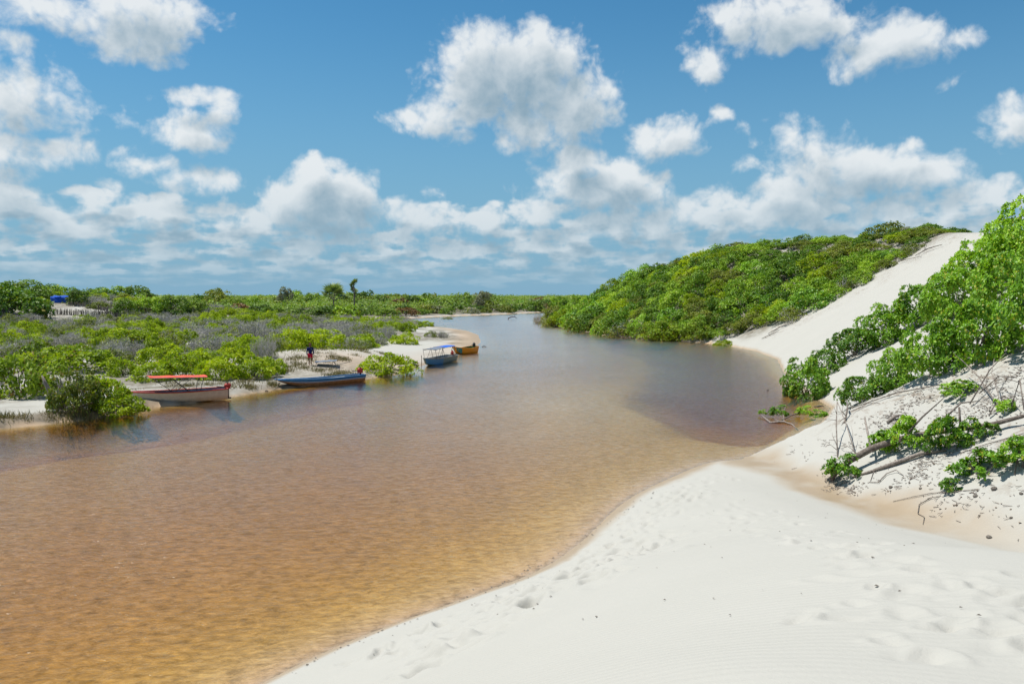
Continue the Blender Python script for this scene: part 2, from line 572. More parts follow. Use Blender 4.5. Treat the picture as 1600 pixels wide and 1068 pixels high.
def track(pts, n, spread, ln=.17, dp=.035):
    w = [ground_at_px(*q) for q in pts]
    w = np.array(w)
    seg = np.r_[0, np.cumsum(np.hypot(*np.diff(w, axis=0).T))]
    for k in range(n):
        s = r2.uniform(0, seg[-1])
        px, py = np.interp(s, seg, w[:, 0]), np.interp(s, seg, w[:, 1])
        px += r2.normal(0, spread); py += r2.normal(0, spread)
        dimple(px, py, r2.uniform(0, 3.14), ln * r2.uniform(.7, 1.5), ln * r2.uniform(.45, .8), dp * r2.uniform(.5, 1.5))


track([(560, 1040), (700, 985), (820, 925), (920, 875), (1000, 815), (1060, 770)], 260, .55, .17, .05)
track([(600, 1060), (760, 985), (900, 905), (990, 850)], 120, .5, .22, .07)
track([(1170, 800), (1240, 830), (1330, 860), (1420, 890), (1500, 930)], 95, .45, .16, .035)
track([(1500, 930), (1460, 1000), (1550, 1040), (1590, 990)], 38, .45, .14, .03)
track([(1110, 735), (1090, 770), (1140, 800)], 30, .5)
# lumps on the right hand sand slopes
lump = fbm(gx * 1.6, gy * 1.6, 3, 61) * sstep(sr, .4, 2.5) * sstep(gy, 60, 40)
z = z + lump * 0.16
clod = np.clip(fbm(gx * 3.2, gy * 3.2, 3, 63) - .12, 0, 1) * sstep(sr, .2, 1.2) * sstep(sr, 6, 2.5) * sstep(gy, 34, 28) * sstep(gy, 8, 14)
z = z + clod * .25

# masks: damp sand by the water, plant litter, pinkish bar sand
wet = sstep(z + .10 * fbm(gx * .9, gy * .9, 3, 71), .17, .03) * (1 - .0 * bar)
trough = sstep(np.abs(sr + .5 + 1.2 * fbm(gx * .5, gy * .5, 3, 73)), 1.35, .35) * sstep(gy, 33, 29) * sstep(gy, 15, 23) * sstep(gx, 6.6, 8)
lit_l = sstep(sl, .6, 3) * sstep(fbm(gx * .16, gy * .11, 4, 81) - .22 * bar + .12 * sstep(gy, 70, 120) + .45 * sstep(gy, 165, 215), -.14, .02)
lit_l = lit_l * (1 - .9 * np.exp(-(((gx + 16) / 9) ** 2 + ((gy - 74) / 13) ** 2))) * (1 - .9 * np.exp(-(((gx + 23.5) / 4) ** 2 + ((gy - 41) / 4.5) ** 2)))
lit_l = lit_l * (1 - .15 * np.exp(-(((gx + 84) / 11) ** 2 + ((gy - 152) / 12) ** 2)))
hillveg = sstep(gy, 97, 101) * sstep(sr, .5, 3) * sstep(sr, 42, 34)
farm = sstep(gy, 165, 205) * sstep(sl, 1.0, 4)
lit = np.clip(np.maximum(np.maximum(lit_l, hillveg), farm), 0, 1)
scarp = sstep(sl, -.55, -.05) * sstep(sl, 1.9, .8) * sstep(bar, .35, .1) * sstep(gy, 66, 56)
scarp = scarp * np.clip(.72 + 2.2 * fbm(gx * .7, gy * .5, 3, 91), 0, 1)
peach = np.clip(bar * 1.3 * sstep(sl, 6, 1.5) + .9 * np.exp(-(((gx + 13.5) / 5) ** 2 + ((gy - 67) / 6) ** 2)), 0, 1) * sstep(sl, -1, 0)
debris = sstep(sr, .5, 2.5) * sstep(gy, 46, 34) * sstep(fbm(gx * .45, gy * .45, 4, 95), -.02, .2)
bandd = sstep(np.abs(gy - 95.5 - .12 * (sr - 9) + 3 * fbm(gx * .2, gy * .2, 3, 97)), 6, 2) * sstep(sr, 1, 4)
debris = np.maximum(debris * .8, bandd * np.clip(.5 + 2.2 * fbm(gx * .8, gy * .8, 3, 98), 0, 1))

co = np.stack([gx, gy, z], -1).reshape(-1, 3)
faces = fan_faces(NR, NA)
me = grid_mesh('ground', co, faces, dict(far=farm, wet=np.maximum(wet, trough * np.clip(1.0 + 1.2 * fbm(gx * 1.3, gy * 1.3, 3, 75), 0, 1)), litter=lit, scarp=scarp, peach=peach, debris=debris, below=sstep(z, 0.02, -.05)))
ground = bpy.data.objects.new('ground', me)
ground['kind'] = 'structure'
col.objects.link(ground)


def ground_z(x, y):
    i = np.clip(np.searchsorted(RR, math.hypot(x, y)), 1, NR - 1)
    a = math.degrees(math.atan2(x, y))
    j = int(np.clip(np.searchsorted(fan, a), 1, NA - 1))
    r = math.hypot(x, y)
    f = (r - RR[i - 1]) / (RR[i] - RR[i - 1]); g = (a - fan[j - 1]) / (fan[j] - fan[j - 1])
    return float((z[i - 1, j - 1] * (1 - g) + z[i - 1, j] * g) * (1 - f) + (z[i, j - 1] * (1 - g) + z[i, j] * g) * f)


m, T = new_mat('sand_ground')
gpos = T.n('ShaderNodeNewGeometry').outputs['Position']
n_big = T.noise(gpos, 0.35, 4, .55).outputs[0]
n_mid = T.noise(gpos, 2.3, 4, .6).outputs[0]
n_fin = T.noise(gpos, 38, 3, .6).outputs[0]
sand = T.mix(n_big, (0.3663, 0.356, 0.3214), (0.4044, 0.3905, 0.356))
sand = T.mix(T.math('MULTIPLY', T.smooth(n_fin, .56, .72), .12), sand, (0.288, 0.2688, 0.2304))
a = {k: T.attr(k).outputs['Fac'] for k in ('wet', 'litter', 'scarp', 'peach', 'debris', 'below')}
sand = T.mix(T.math('MULTIPLY', a['peach'], T.lin(n_mid, .3, .7, .55, 1.0)), sand, (0.396, 0.2904, 0.2046))
lith = T.math('MULTIPLY', a['litter'], T.math('MAXIMUM', T.smooth(T.noise(gpos, 1.1, 5, .7).outputs[0], .30, .58), T.attr('far').outputs['Fac']), clamp=True)
litc = T.mix(T.noise(gpos, 3.1, 4, .7).outputs[0], (0.075, 0.0638, 0.0435), (0.195, 0.165, 0.12))
sand = T.mix(T.math('MULTIPLY', lith, .88), sand, litc)
debc = T.mix(T.noise(gpos, 6, 3, .7).outputs[0], (0.12, 0.0788, 0.0525), (0.255, 0.195, 0.1425))
debm = T.math('MULTIPLY', a['debris'], T.smooth(T.noise(gpos, 2.6, 6, .75, .5).outputs[0], .51, .60))
sand = T.mix(T.math('MULTIPLY', debm, .8), sand, debc)
sand = T.mix(T.math('MULTIPLY', a['wet'], .85), sand, T.mix(n_mid, (0.2666, 0.186, 0.1054), (0.3348, 0.248, 0.155)))
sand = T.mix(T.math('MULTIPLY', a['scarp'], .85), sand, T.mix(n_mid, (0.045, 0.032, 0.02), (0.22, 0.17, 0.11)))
bedc = T.mix(T.noise(gpos, .5, 4, .6).outputs[0], (0.415, 0.282, 0.165), (0.49, 0.338, 0.215))
sand = T.mix(a['below'], sand, bedc)
# wind ripples and grain
wv = T.n('ShaderNodeTexWave', wave_type='BANDS', bands_direction='Y', wave_profile='SIN')
rot = T.n('ShaderNodeMapping'); T.put(rot.inputs[0], gpos); rot.inputs['Rotation'].default_value = (0, 0, R(14))
T.put(wv.inputs['Vector'], rot.outputs[0]); wv.inputs['Scale'].default_value = 2.6; wv.inputs['Distortion'].default_value = 4.2
wv.inputs['Detail'].default_value = 2; wv.inputs['Detail Scale'].default_value = .6
rip = T.math('MULTIPLY', wv.outputs['Fac'], T.smooth(T.noise(gpos, .25, 2).outputs[0], .35, .6, .25, 1.0))
b1 = T.bump(rip, T.math('MULTIPLY_ADD', a['litter'], -.3, .3), 0.011)
b2 = T.bump(n_fin, .5, .008, b1)
b3 = T.bump(T.noise(gpos, 5, 5, .65).outputs[0], T.math('MULTIPLY_ADD', T.math('MAXIMUM', a['litter'], a['debris']), .8, .15, clamp=True), .06, b2)
pr = T.n('ShaderNodeBsdfPrincipled')
T.put(pr.inputs['Base Color'], sand); T.put(pr.inputs['Normal'], b3)
T.put(pr.inputs['Roughness'], T.math('MULTIPLY_ADD', a['wet'], -.45, .92)); pr.inputs['Specular IOR Level'].default_value = .25
o = T.n('ShaderNodeOutputMaterial'); T.put(o.inputs[0], pr.outputs[0])
ground.data.materials.append(m)

# ---- water: one sheet at river level with the real depth stored under it
ri = np.unique(np.r_[np.arange(0, NR, 3), NR - 1])
ai = np.unique(np.r_[np.arange(0, NA, 2)])
wx, wy, wz = gx[np.ix_(ri, ai)], gy[np.ix_(ri, ai)], z[np.ix_(ri, ai)]
lee = sstep(sl, -9, -.5)[np.ix_(ri, ai)] * sstep(bar, .5, .2)[np.ix_(ri, ai)]
keep = RR[ri] < 1500
wx, wy, wz, lee = wx[keep], wy[keep], wz[keep], lee[keep]
wf = fan_faces(*wx.shape)
lowest = wz.ravel()[wf].min(1)
wf = wf[lowest < .25]
used = np.unique(wf)
remap = np.full(wx.size, -1); remap[used] = np.arange(len(used))
wco = np.stack([wx.ravel(), wy.ravel(), np.zeros(wx.size)], -1)[used]
wme = grid_mesh('river_water', wco, remap[wf], dict(depth=np.clip(-wz.ravel()[used], 0, 5), lee=lee.ravel()[used]))
water = bpy.data.objects.new('river_water', wme)
water['kind'] = 'structure'
col.objects.link(water)
m, T = new_mat('tea_coloured_water')
pos = T.n('ShaderNodeNewGeometry').outputs['Position']
dep = T.attr('depth').outputs['Fac']
mp0 = T.n('ShaderNodeMapping'); T.put(mp0.inputs[0], pos); mp0.inputs['Scale'].default_value = (.55, 1.0, 1); mp0.inputs['Rotation'].default_value = (0, 0, R(-14))
w1 = T.noise(mp0.outputs[0], 2.6, 4, .62, .4).outputs[0]
mp = T.n('ShaderNodeMapping'); T.put(mp.inputs[0], pos); mp.inputs['Scale'].default_value = (.8, 1.5, 1); mp.inputs['Rotation'].default_value = (0, 0, R(-12))
w2 = T.noise(mp.outputs[0], 7.5, 2, .55, .4).outputs[0]
gust = T.smooth(T.noise(pos, .12, 3, .6).outputs[0], .3, .7, .65, 1.15)
calm = T.math('MULTIPLY', gust, T.smooth(dep, 0.0, .25, .45, 1.0))
calm = T.math('MULTIPLY', calm, T.lin(T.attr('lee').outputs['Fac'], 0, 1, 1, .22))      # sheltered water under the bank
hgt = T.math('ADD', T.math('MULTIPLY', w1, .85), T.math('MULTIPLY', w2, .60))
bn = T.bump(hgt, T.math('MULTIPLY', calm, 1.0), .05)
fr = T.n('ShaderNodeFresnel'); fr.inputs[0].default_value = 1.333; T.put(fr.inputs[1], bn)
fr0 = T.n('ShaderNodeFresnel'); fr0.inputs[0].default_value = 1.333
frm = T.math('MINIMUM', T.math('ADD', T.math('MULTIPLY', fr.outputs[0], .50), T.math('MULTIPLY', fr0.outputs[0], .68)), .93)
# absorption of the stained water, per metre of depth
tr = T.n('ShaderNodeCombineXYZ')
for i, k in enumerate((0.42, 0.78, 2.9)):
    T.put(tr.inputs[i], T.math('POWER', 2.71828, T.math('MULTIPLY', dep, -k)))
mp2 = T.n('ShaderNodeMapping'); T.put(mp2.inputs[0], pos); mp2.inputs['Scale'].default_value = (.58, 1.0, 1); mp2.inputs['Rotation'].default_value = (0, 0, R(-14))
w3 = T.noise(mp2.outputs[0], 5.0, 5, .78, .7).outputs[0]
foc = T.math('MULTIPLY', T.lin(w3, .34, .66, .62, 1.24), T.lin(T.noise(pos, .35, 3, .6).outputs[0], .3, .7, .94, 1.05))  # light focused by ripples, painted into the transmission colour as a noise pattern
tb = T.n('ShaderNodeBsdfTransparent'); T.put(tb.inputs[0], T.vmath('MINIMUM', T.vmath('SCALE', tr.outputs[0], scale=foc), (1, 1, 1)))
gl = T.n('ShaderNodeBsdfGlossy'); T.put(gl.inputs['Roughness'], T.lin(T.attr('lee').outputs['Fac'], 0, 1, .20, .10)); T.put(gl.inputs['Normal'], bn)
gl.inputs[0].default_value = (1, 1, 1, 1)
mx = T.n('ShaderNodeMixShader'); T.put(mx.inputs[0], T.math('MULTIPLY', frm, T.lin(w3, .36, .64, .66, 1.28), clamp=True)); T.put(mx.inputs[1], tb.outputs[0]); T.put(mx.inputs[2], gl.outputs[0])
o = T.n('ShaderNodeOutputMaterial'); T.put(o.inputs[0], mx.outputs[0])
wme.materials.append(m)

# ------------------------------------------------------------------ shared helpers for things
def tag(o, label=None, cat=None, group=None, kind=None):
    for k, v in (('label', label), ('category', cat), ('group', group), ('kind', kind)):
        if v:
            o[k] = v
    return o


def empty(name, loc=(0, 0, 0), rz=0.0, scale=None):
    o = bpy.data.objects.new(name, None)
    o.empty_display_size = .2
    col.objects.link(o)
    o.location = loc
    o.rotation_euler = (0, 0, rz)
    if scale is not None:
        o.scale = scale if hasattr(scale, '__len__') else (scale,) * 3
    return o


def link(name, me, mat=None, parent=None):
    o = bpy.data.objects.new(name, me)
    col.objects.link(o)
    if parent is not None:
        o.parent = parent
    if mat is not None and not me.materials:
        me.materials.append(mat)
    return o


def copy_tree(o, parent=None):
    c = o.copy()
    col.objects.link(c)
    c.parent = parent
    for ch in [k for k in col.objects if k.parent == o]:
        copy_tree(ch, c)
    return c


class Mesh:
    """Collects vertices and faces of one mesh."""
    def __init__(self):
        self.v, self.f, self.tone = [], [], []

    def tube(self, pts, radii, sides=6, cap=True, tone=.5):
        pts = [Vector(p) for p in pts]
        base = len(self.v)
        n = len(pts)
        prev = None
        for i, p in enumerate(pts):
            t = (pts[min(i + 1, n - 1)] - pts[max(i - 1, 0)]).normalized()
            if prev is None:
                prev = t.orthogonal().normalized()
            a = (prev - t * prev.dot(t))
            a = a.normalized() if a.length > 1e-6 else t.orthogonal().normalized()
            prev = a
            b = t.cross(a)
            r = radii[i] if hasattr(radii, '__len__') else radii
            for k in range(sides):
                w = 2 * math.pi * k / sides
                self.v.append(p + (a * math.cos(w) + b * math.sin(w)) * r)
        for i in range(n - 1):
            for k in range(sides):
                k2 = (k + 1) % sides
                self.f.append((base + i * sides + k, base + i * sides + k2, base + (i + 1) * sides + k2, base + (i + 1) * sides + k))
        if cap:
            self.f.append(tuple(base + k for k in range(sides))[::-1])
            self.f.append(tuple(base + (n - 1) * sides + k for k in range(sides)))
        return self

    def box(self, c, s, m=None):
        base = len(self.v)
        for z_ in (-1, 1):
            for y_ in (-1, 1):
                for x_ in (-1, 1):
                    p = Vector((x_ * s[0] / 2, y_ * s[1] / 2, z_ * s[2] / 2))
                    if m is not None:
                        p = m @ p
                    self.v.append(p + Vector(c))
        for f in ((0, 2, 3, 1), (4, 5, 7, 6), (0, 1, 5, 4), (2, 6, 7, 3), (0, 4, 6, 2), (1, 3, 7, 5)):
            self.f.append(tuple(base + k for k in f))
        return self

    def ball(self, c, r, seg=10, rings_=6):
        base = len(self.v)
        r = r if hasattr(r, '__len__') else (r, r, r)
        for i in range(rings_ + 1):
            th = math.pi * i / rings_
            for k in range(seg):
                w = 2 * math.pi * k / seg
                self.v.append(Vector(c) + Vector((r[0] * math.sin(th) * math.cos(w), r[1] * math.sin(th) * math.sin(w), r[2] * math.cos(th))))
        for i in range(rings_):
            for k in range(seg):
                k2 = (k + 1) % seg
                self.f.append((base + i * seg + k, base + (i + 1) * seg + k, base + (i + 1) * seg + k2, base + i * seg + k2))
        return self

    def data(self, name, smooth=False):
        me = bpy.data.meshes.new(name)
        me.from_pydata([tuple(v) for v in self.v], [], self.f)
        if smooth:
            me.polygons.foreach_set('use_smooth', np.ones(len(me.polygons), bool))
        me.validate()
        me.update()
        return me

    def build(self, name, mat, parent=None, smooth=False):
        return link(name, self.data(name, smooth), mat, parent)


def norm(a):
    return a / np.maximum(np.linalg.norm(a, axis=-1, keepdims=True), 1e-9)


def leaf_mesh(name, pos, nrm, along, length, width, tone, shape='diamond'):
    """One mesh of many leaves. pos: leaf base (n,3); nrm: leaf normal; along: leaf direction."""
    n = len(pos)
    along = norm(along - nrm * (along * nrm).sum(1, keepdims=True))
    side = np.cross(nrm, along)
    L = np.broadcast_to(np.asarray(length, float).reshape(-1, 1), (n, 1))
    Wd = np.broadcast_to(np.asarray(width, float).reshape(-1, 1), (n, 1))
    if shape == 'obovate':
        prof = [(0, 0, 0), (.45, .42, .10), (.85, .45, .05), (1.0, 0, -.06), (.85, -.45, .05), (.45, -.42, .10), (.6, 0, -.02)]
        tri = [(0, 1, 6), (1, 2, 6), (2, 3, 6), (3, 4, 6), (4, 5, 6), (5, 0, 6)]
    elif shape == 'blade':
        prof = [(0, .5, 0), (0, -.5, 0), (.55, .38, .03), (.55, -.38, .03), (1, 0, -.14)]
        tri = [(0, 1, 3), (0, 3, 2), (2, 3, 4)]
    else:
        prof = [(0, 0, 0), (.5, .5, .08), (1.0, 0, -.05), (.5, -.5, .08)]
        tri = [(0, 1, 2), (0, 2, 3)]
    vs = np.stack([pos + along * (a * L) + side * (b * Wd) + nrm * (c * L) for a, b, c in prof], 1)
    k = len(prof)
    tri = np.array(tri)
    fs = (np.arange(n) * k)[:, None, None] + tri[None]
    me = bpy.data.meshes.new(name)
    fs = fs.reshape(-1, 3)
    nf = len(fs)
    me.vertices.add(n * k); me.vertices.foreach_set('co', vs.reshape(-1).astype(np.float32))
    me.loops.add(nf * 3); me.loops.foreach_set('vertex_index', fs.ravel().astype(np.int32))
    me.polygons.add(nf)
    me.polygons.foreach_set('loop_start', np.arange(0, nf * 3, 3, dtype=np.int32))
    me.polygons.foreach_set('loop_total', np.full(nf, 3, np.int32))
    at = me.attributes.new('tone', 'FLOAT', 'POINT')
    at.data.foreach_set('value', np.repeat(np.asarray(tone, np.float32), k))
    me.update()
    return me


def crown_points(g, rx, ry, rz, n_clump, clump_r, per, lift=.35, under=.25):
    """Lumpy crown: clumps over a flattened dome, leaf sites over every clump. Returns pos, outward."""
    P_, O_, C_ = [], [], []
    k = 0
    while k < n_clump:
        d = norm(g.normal(size=3))
        if d[2] < -under:
            continue
        rad = g.uniform(.55, 1.0) ** .6
        c = d * np.array([rx, ry, rz]) * rad * min(1 + .16 * math.sin(3 * d[0] + 5 * d[1]) + .1 * g.normal(), 1.12)
        c[2] += rz * lift
        cr = clump_r * g.uniform(.6, 1.35)
        dd = norm(g.normal(size=(per, 3)) + d * .8 + np.array([0, 0, .45]))
        pos = c + dd * cr * np.array([1.15, 1.15, .75]) * g.uniform(.55, 1.0, (per, 1)) ** .5
        P_.append(pos); O_.append(dd); C_.append(np.full(per, g.uniform()))
        k += 1
    P_, O_, C_ = np.concatenate(P_), np.concatenate(O_), np.concatenate(C_)
    ok = P_[:, 2] > .03
    return P_[ok], O_[ok], C_[ok]


def crown_mesh(name, seed, rx, ry, rz, n_clump, clump_r, per, leaf, wide=.5, shape='diamond', lift=.35, under=.25, rosette=1, updir=.5):
    g = np.random.default_rng(seed)
    pos, out, ctone = crown_points(g, rx, ry, rz, n_clump, clump_r, per, lift, under)
    if rosette > 1:
        n = len(pos)
        a = g.uniform(0, 6.28, n)
        ax = norm(out * .7 + np.array([0, 0, .7]) + g.normal(size=(n, 3)) * .35)
        t1 = norm(np.cross(ax, np.array([.3, .5, .8])))
        t2 = np.cross(ax, t1)
        Pn, Nn, An, Tn = [], [], [], []
        tone = np.clip(.5 * ctone + .5 * g.uniform(size=n), 0, 1)
        for k in range(rosette):
            w = (a + 6.283 * k / rosette + g.normal(size=n) * .25)[:, None]
            r = t1 * np.cos(w) + t2 * np.sin(w)
            tilt = g.uniform(.25, .95, n)[:, None]
            al = norm(r + ax * tilt * .8)
            nn = norm(ax - r * tilt * .8 + g.normal(size=(n, 3)) * .15)
            Pn.append(pos + ax * g.uniform(-.3, .3, n)[:, None] * leaf); Nn.append(nn); An.append(al)
            Tn.append(np.clip(tone + g.normal(size=n) * .12, 0, 1))
        pos, nrm, al, tone = map(np.concatenate, (Pn, Nn, An, Tn))
    else:
        n = len(pos)
        nrm = norm(out * .7 + np.array([0, 0, updir]) + g.normal(size=(n, 3)) * .55)
        al = g.normal(size=(n, 3)) + np.array([0, 0, .4])
        tone = np.clip(.55 * ctone + .45 * g.uniform(size=n), 0, 1)
    n = len(pos)
    L = leaf * g.uniform(.7, 1.3, n)
    return leaf_mesh(name, pos, nrm, al, L, L * wide, tone, shape)


def stems_mesh(name, seed, rx, ry, rz, n=9, r0=.05, lift=.35, sides=5, trunk=0.0):
    g = np.random.default_rng(seed)
    mb = Mesh()
    if trunk:
        mb.tube([(0, 0, -.3), (.05, .02, trunk * .5), (.02, -.04, trunk)], [r0 * 2.2, r0 * 1.7, r0 * 1.4], 7)
    for k in range(n):
        a = 6.283 * k / n + g.uniform(-.3, .3)
        e = np.array([math.cos(a) * rx, math.sin(a) * ry, 0]) * g.uniform(.35, .9)
        top = rz * (lift + g.uniform(.2, .75))
        p0 = np.array([g.normal() * .08, g.normal() * .08, trunk if trunk else -.15])
        pts = [p0]
        for t in (.3, .6, 1.0):
            pts.append(p0 * (1 - t) + np.array([e[0] * t ** 1.2, e[1] * t ** 1.2, top * t ** .8 if not trunk else trunk + (top - trunk) * t]) + g.normal(size=3) * .06 * rx)
        mb.tube(pts, [r0 * f for f in (1, .75, .5, .2)], sides, cap=False)
    return mb.data(name, True)


def twig_mesh(name, seed, r, h, n=150, thick=.012, sub=4):
    """Bare twiggy scrub: many thin forking twigs."""
    g = np.random.default_rng(seed)
    mb = Mesh()
    for k in range(n):
        a = g.uniform(0, 6.283)
        rr = r * math.sqrt(g.uniform())
        b = np.array([math.cos(a) * rr * .45, math.sin(a) * rr * .45, -.05])
        e = np.array([math.cos(a) * rr, math.sin(a) * rr, h * g.uniform(.45, 1.0) * (1 - .35 * (rr / r) ** 2)])
        m_ = (b + e) / 2 + g.normal(size=3) * .12 * r
        mb.tube([b, m_, e], [thick, thick * .8, thick * .35], 3, cap=False)
        for s in range(sub):
            t = g.uniform(.35, .95)
            q = (m_ * (1 - t) + e * t) if t > .3 else m_
            q2 = q + norm(g.normal(size=3) + np.array([0, 0, .8])) * h * g.uniform(.12, .3)
            mb.tube([q, q2], [thick * .6, thick * .2], 3, cap=False)
    return mb.data(name)


# ------------------------------------------------------------------ materials of plants
def leaf_mat(name, dark, mid, light, odd=None, odd_share=.06, transl=.32, spec=.25, rough=.5, vary=.35):
    m, T = new_mat(name)
    tone = T.attr('tone').outputs['Fac']
    rnd = T.n('ShaderNodeObjectInfo').outputs['Random']
    pos = T.n('ShaderNodeNewGeometry').outputs['Position']
    t = T.math('ADD', T.math('MULTIPLY', tone, .75), T.math('MULTIPLY', T.math('SUBTRACT', rnd, .5), vary))
    t = T.math('ADD', t, T.math('MULTIPLY', T.math('SUBTRACT', T.noise(pos, .8, 3).outputs[0], .5), .5))
    cr = T.n('ShaderNodeValToRGB')
    T.put(cr.inputs[0], t)
    e = cr.color_ramp.elements
    e[0].position, e[0].color = 0.05, (*dark, 1)
    e[1].position, e[1].color = 0.85, (*light, 1)
    k = e.new(.42); k.color = (*mid, 1)
    c = cr.outputs[0]
    if odd:
        h = T.math('FRACT', T.math('MULTIPLY', tone, 37.7))
        c = T.mix(T.math('LESS_THAN', h, odd_share), c, odd)
    pr = T.n('ShaderNodeBsdfPrincipled')
    T.put(pr.inputs['Base Color'], c); pr.inputs['Roughness'].default_value = rough; pr.inputs['Specular IOR Level'].default_value = spec
    tl = T.n('ShaderNodeBsdfTranslucent')
    T.put(tl.inputs[0], T.mix(1.0, c, (1.25, 1.25, .5), 'MULTIPLY'))
    mx = T.n('ShaderNodeMixShader'); mx.inputs[0].default_value = transl
    T.put(mx.inputs[1], pr.outputs[0]); T.put(mx.inputs[2], tl.outputs[0])
    o = T.n('ShaderNodeOutputMaterial'); T.put(o.inputs[0], mx.outputs[0])
    return m


def bark_mat(name, a, b, scale=9):
    m, T = new_mat(name)
    oc = T.n('ShaderNodeTexCoord').outputs['Object']
    nz = T.noise(oc, scale, 5, .65, .4).outputs[0]
    rnd = T.n('ShaderNodeObjectInfo').outputs['Random']
    c = T.mix(T.smooth(T.math('ADD', nz, T.math('MULTIPLY', T.math('SUBTRACT', rnd, .5), .2)), .35, .65), a, b)
    pr = T.n('ShaderNodeBsdfPrincipled')
    T.put(pr.inputs['Base Color'], c); pr.inputs['Roughness'].default_value = .85
    T.put(pr.inputs['Normal'], T.bump(nz, .7, .02))
    o = T.n('ShaderNodeOutputMaterial'); T.put(o.inputs[0], pr.outputs[0])
    return m


M_LEFT = leaf_mat('left_bank_leaves', (.07, .12, .012), (.19, .29, .02), (.34, .42, .035), (.2, .14, .04), .05, .4)
M_HILL = leaf_mat('hill_leaves', (0.0686, 0.1464, 0.0132), (0.1754, 0.3111, 0.0215), (0.366, 0.5307, 0.0371), (0.2898, 0.2562, 0.0413), .05, .28, vary=.7)
M_BROAD = leaf_mat('broad_leaves', (0.0686, 0.1712, 0.0123), (0.1717, 0.3562, 0.0204), (0.3433, 0.5479, 0.0374), (0.3661, 0.3835, 0.034), .05, .30, spec=.38, rough=.45, vary=.7)
M_BRIGHT = leaf_mat('mangrove_leaves', (0.1192, 0.196, 0.0056), (0.2981, 0.4099, 0.0088), (0.4769, 0.5584, 0.014), (0.2484, 0.1901, 0.024), .05, .42)
M_OLIVE = leaf_mat('olive_leaves', (0.088, 0.1294, 0.0168), (0.187, 0.2402, 0.028), (0.319, 0.3573, 0.0525), (0.264, 0.2218, 0.063), .08)
M_FAR = leaf_mat('woodland_leaves', (0.0575, 0.119, 0.0184), (0.1323, 0.2314, 0.0294), (0.253, 0.3571, 0.0506), (0.2185, 0.2116, 0.0736), .05, vary=.8)
M_GREY = leaf_mat('grey_scrub_leaves', (0.1591, 0.1732, 0.121), (0.2621, 0.279, 0.2074), (0.3744, 0.3848, 0.2851), (0.234, 0.2501, 0.0691), .2, .25)
M_RUST = leaf_mat('rusty_leaves', (0.104, 0.0585, 0.026), (0.195, 0.1105, 0.0455), (0.26, 0.169, 0.065), None, 0, .2)
M_DRY = leaf_mat('dry_grass_blades', (0.126, 0.1, 0.0467), (0.231, 0.19, 0.085), (0.336, 0.29, 0.1445), (0.105, 0.13, 0.034), .2, .2)
M_TWIG = bark_mat('grey_twigs', (0.27, 0.2565, 0.243), (0.45, 0.4275, 0.405))
M_BARK = bark_mat('grey_bark', (0.08, 0.064, 0.0496), (0.192, 0.168, 0.144))
M_WOOD = bark_mat('weathered_wood', (0.104, 0.08, 0.064), (0.272, 0.232, 0.2), 14)

# ------------------------------------------------------------------ plant prototypes (mesh data only, shared by the copies)
HILL = [crown_mesh(f'hill_crown_{i}', 100 + i, 2.0, 2.0, 1.35, 46, .56, 62, .23, .55, under=.35) for i in range(4)]
HILL_ST = [stems_mesh(f'hill_stem_{i}', 120 + i, 1.7, 1.7, 1.3, 7, .05) for i in range(2)]
MANG = [crown_mesh(f'mangrove_crown_{i}', 200 + i, 1.25, 1.25, .95, 60, .30, 70, .145, .52, lift=.18, under=.7, updir=.4) for i in range(4)]
MANG_ST = [stems_mesh(f'mangrove_stem_{i}', 220 + i, 1.0, 1.0, .9, 9, .03) for i in range(2)]
OLIV = [crown_mesh(f'olive_crown_{i}', 300 + i, 1.2, 1.2, .85, 44, .28, 50, .13, .45, lift=.2, under=.6, updir=.3) for i in range(3)]
TWIG = [twig_mesh(f'grey_twig_{i}', 400 + i, 1.25, 1.5, 130, .015) for i in range(3)]
GREYL = [crown_mesh(f'grey_leaf_{i}', 420 + i, 1.15, 1.15, .95, 46, .24, 22, .11, .42, lift=.2, under=.4) for i in range(3)]
OTWIG = [twig_mesh(f'olive_twig_{i}', 440 + i, 1.2, 1.3, 46, .016) for i in range(2)]
TREE = [crown_mesh(f'tree_crown_{i}', 500 + i, 2.6, 2.6, 1.75, 58, .72, 60, .33, .55, lift=.55, under=.5) for i in range(4)]
TREE_ST = [stems_mesh(f'tree_trunk_{i}', 520 + i, 2.2, 2.2, 1.6, 8, .09, lift=.55, trunk=.5) for i in range(2)]
FAR = [crown_mesh(f'far_crown_{i}', 600 + i, 2.8, 2.8, 1.9, 26, .9, 26, .62, .6, lift=.55, under=.35) for i in range(4)]


def plant(name, loc, s, crown, cmat, stem, smat, label, cat, group=None, rz=None, part='crown', spart='stem'):
    """A plant thing: an Empty at its foot with a crown of leaves and its stems."""
    root = empty(name, loc, rng.uniform(0, 6.28) if rz is None else rz, s)
    tag(root, label, cat, group)
    c = link(part, crown, None, root)
    if not crown.materials:
        crown.materials.append(cmat)
    if c.material_slots[0].material != cmat:
        c.material_slots[0].link = 'OBJECT'; c.material_slots[0].material = cmat
    if stem is not None:
        link(spart, stem, smat, root)
    return root


_ND = {}


def near_right_hit(u, v):
    return ground_at_px(u, v)


PXM = FPX


def spot(u, v):
    """(x, y, z, metres per photo pixel) of the ground seen at a place of the photograph."""
    x, y = ground_at_px(u, v)
    return x, y, ground_z(x, y), y / FPX


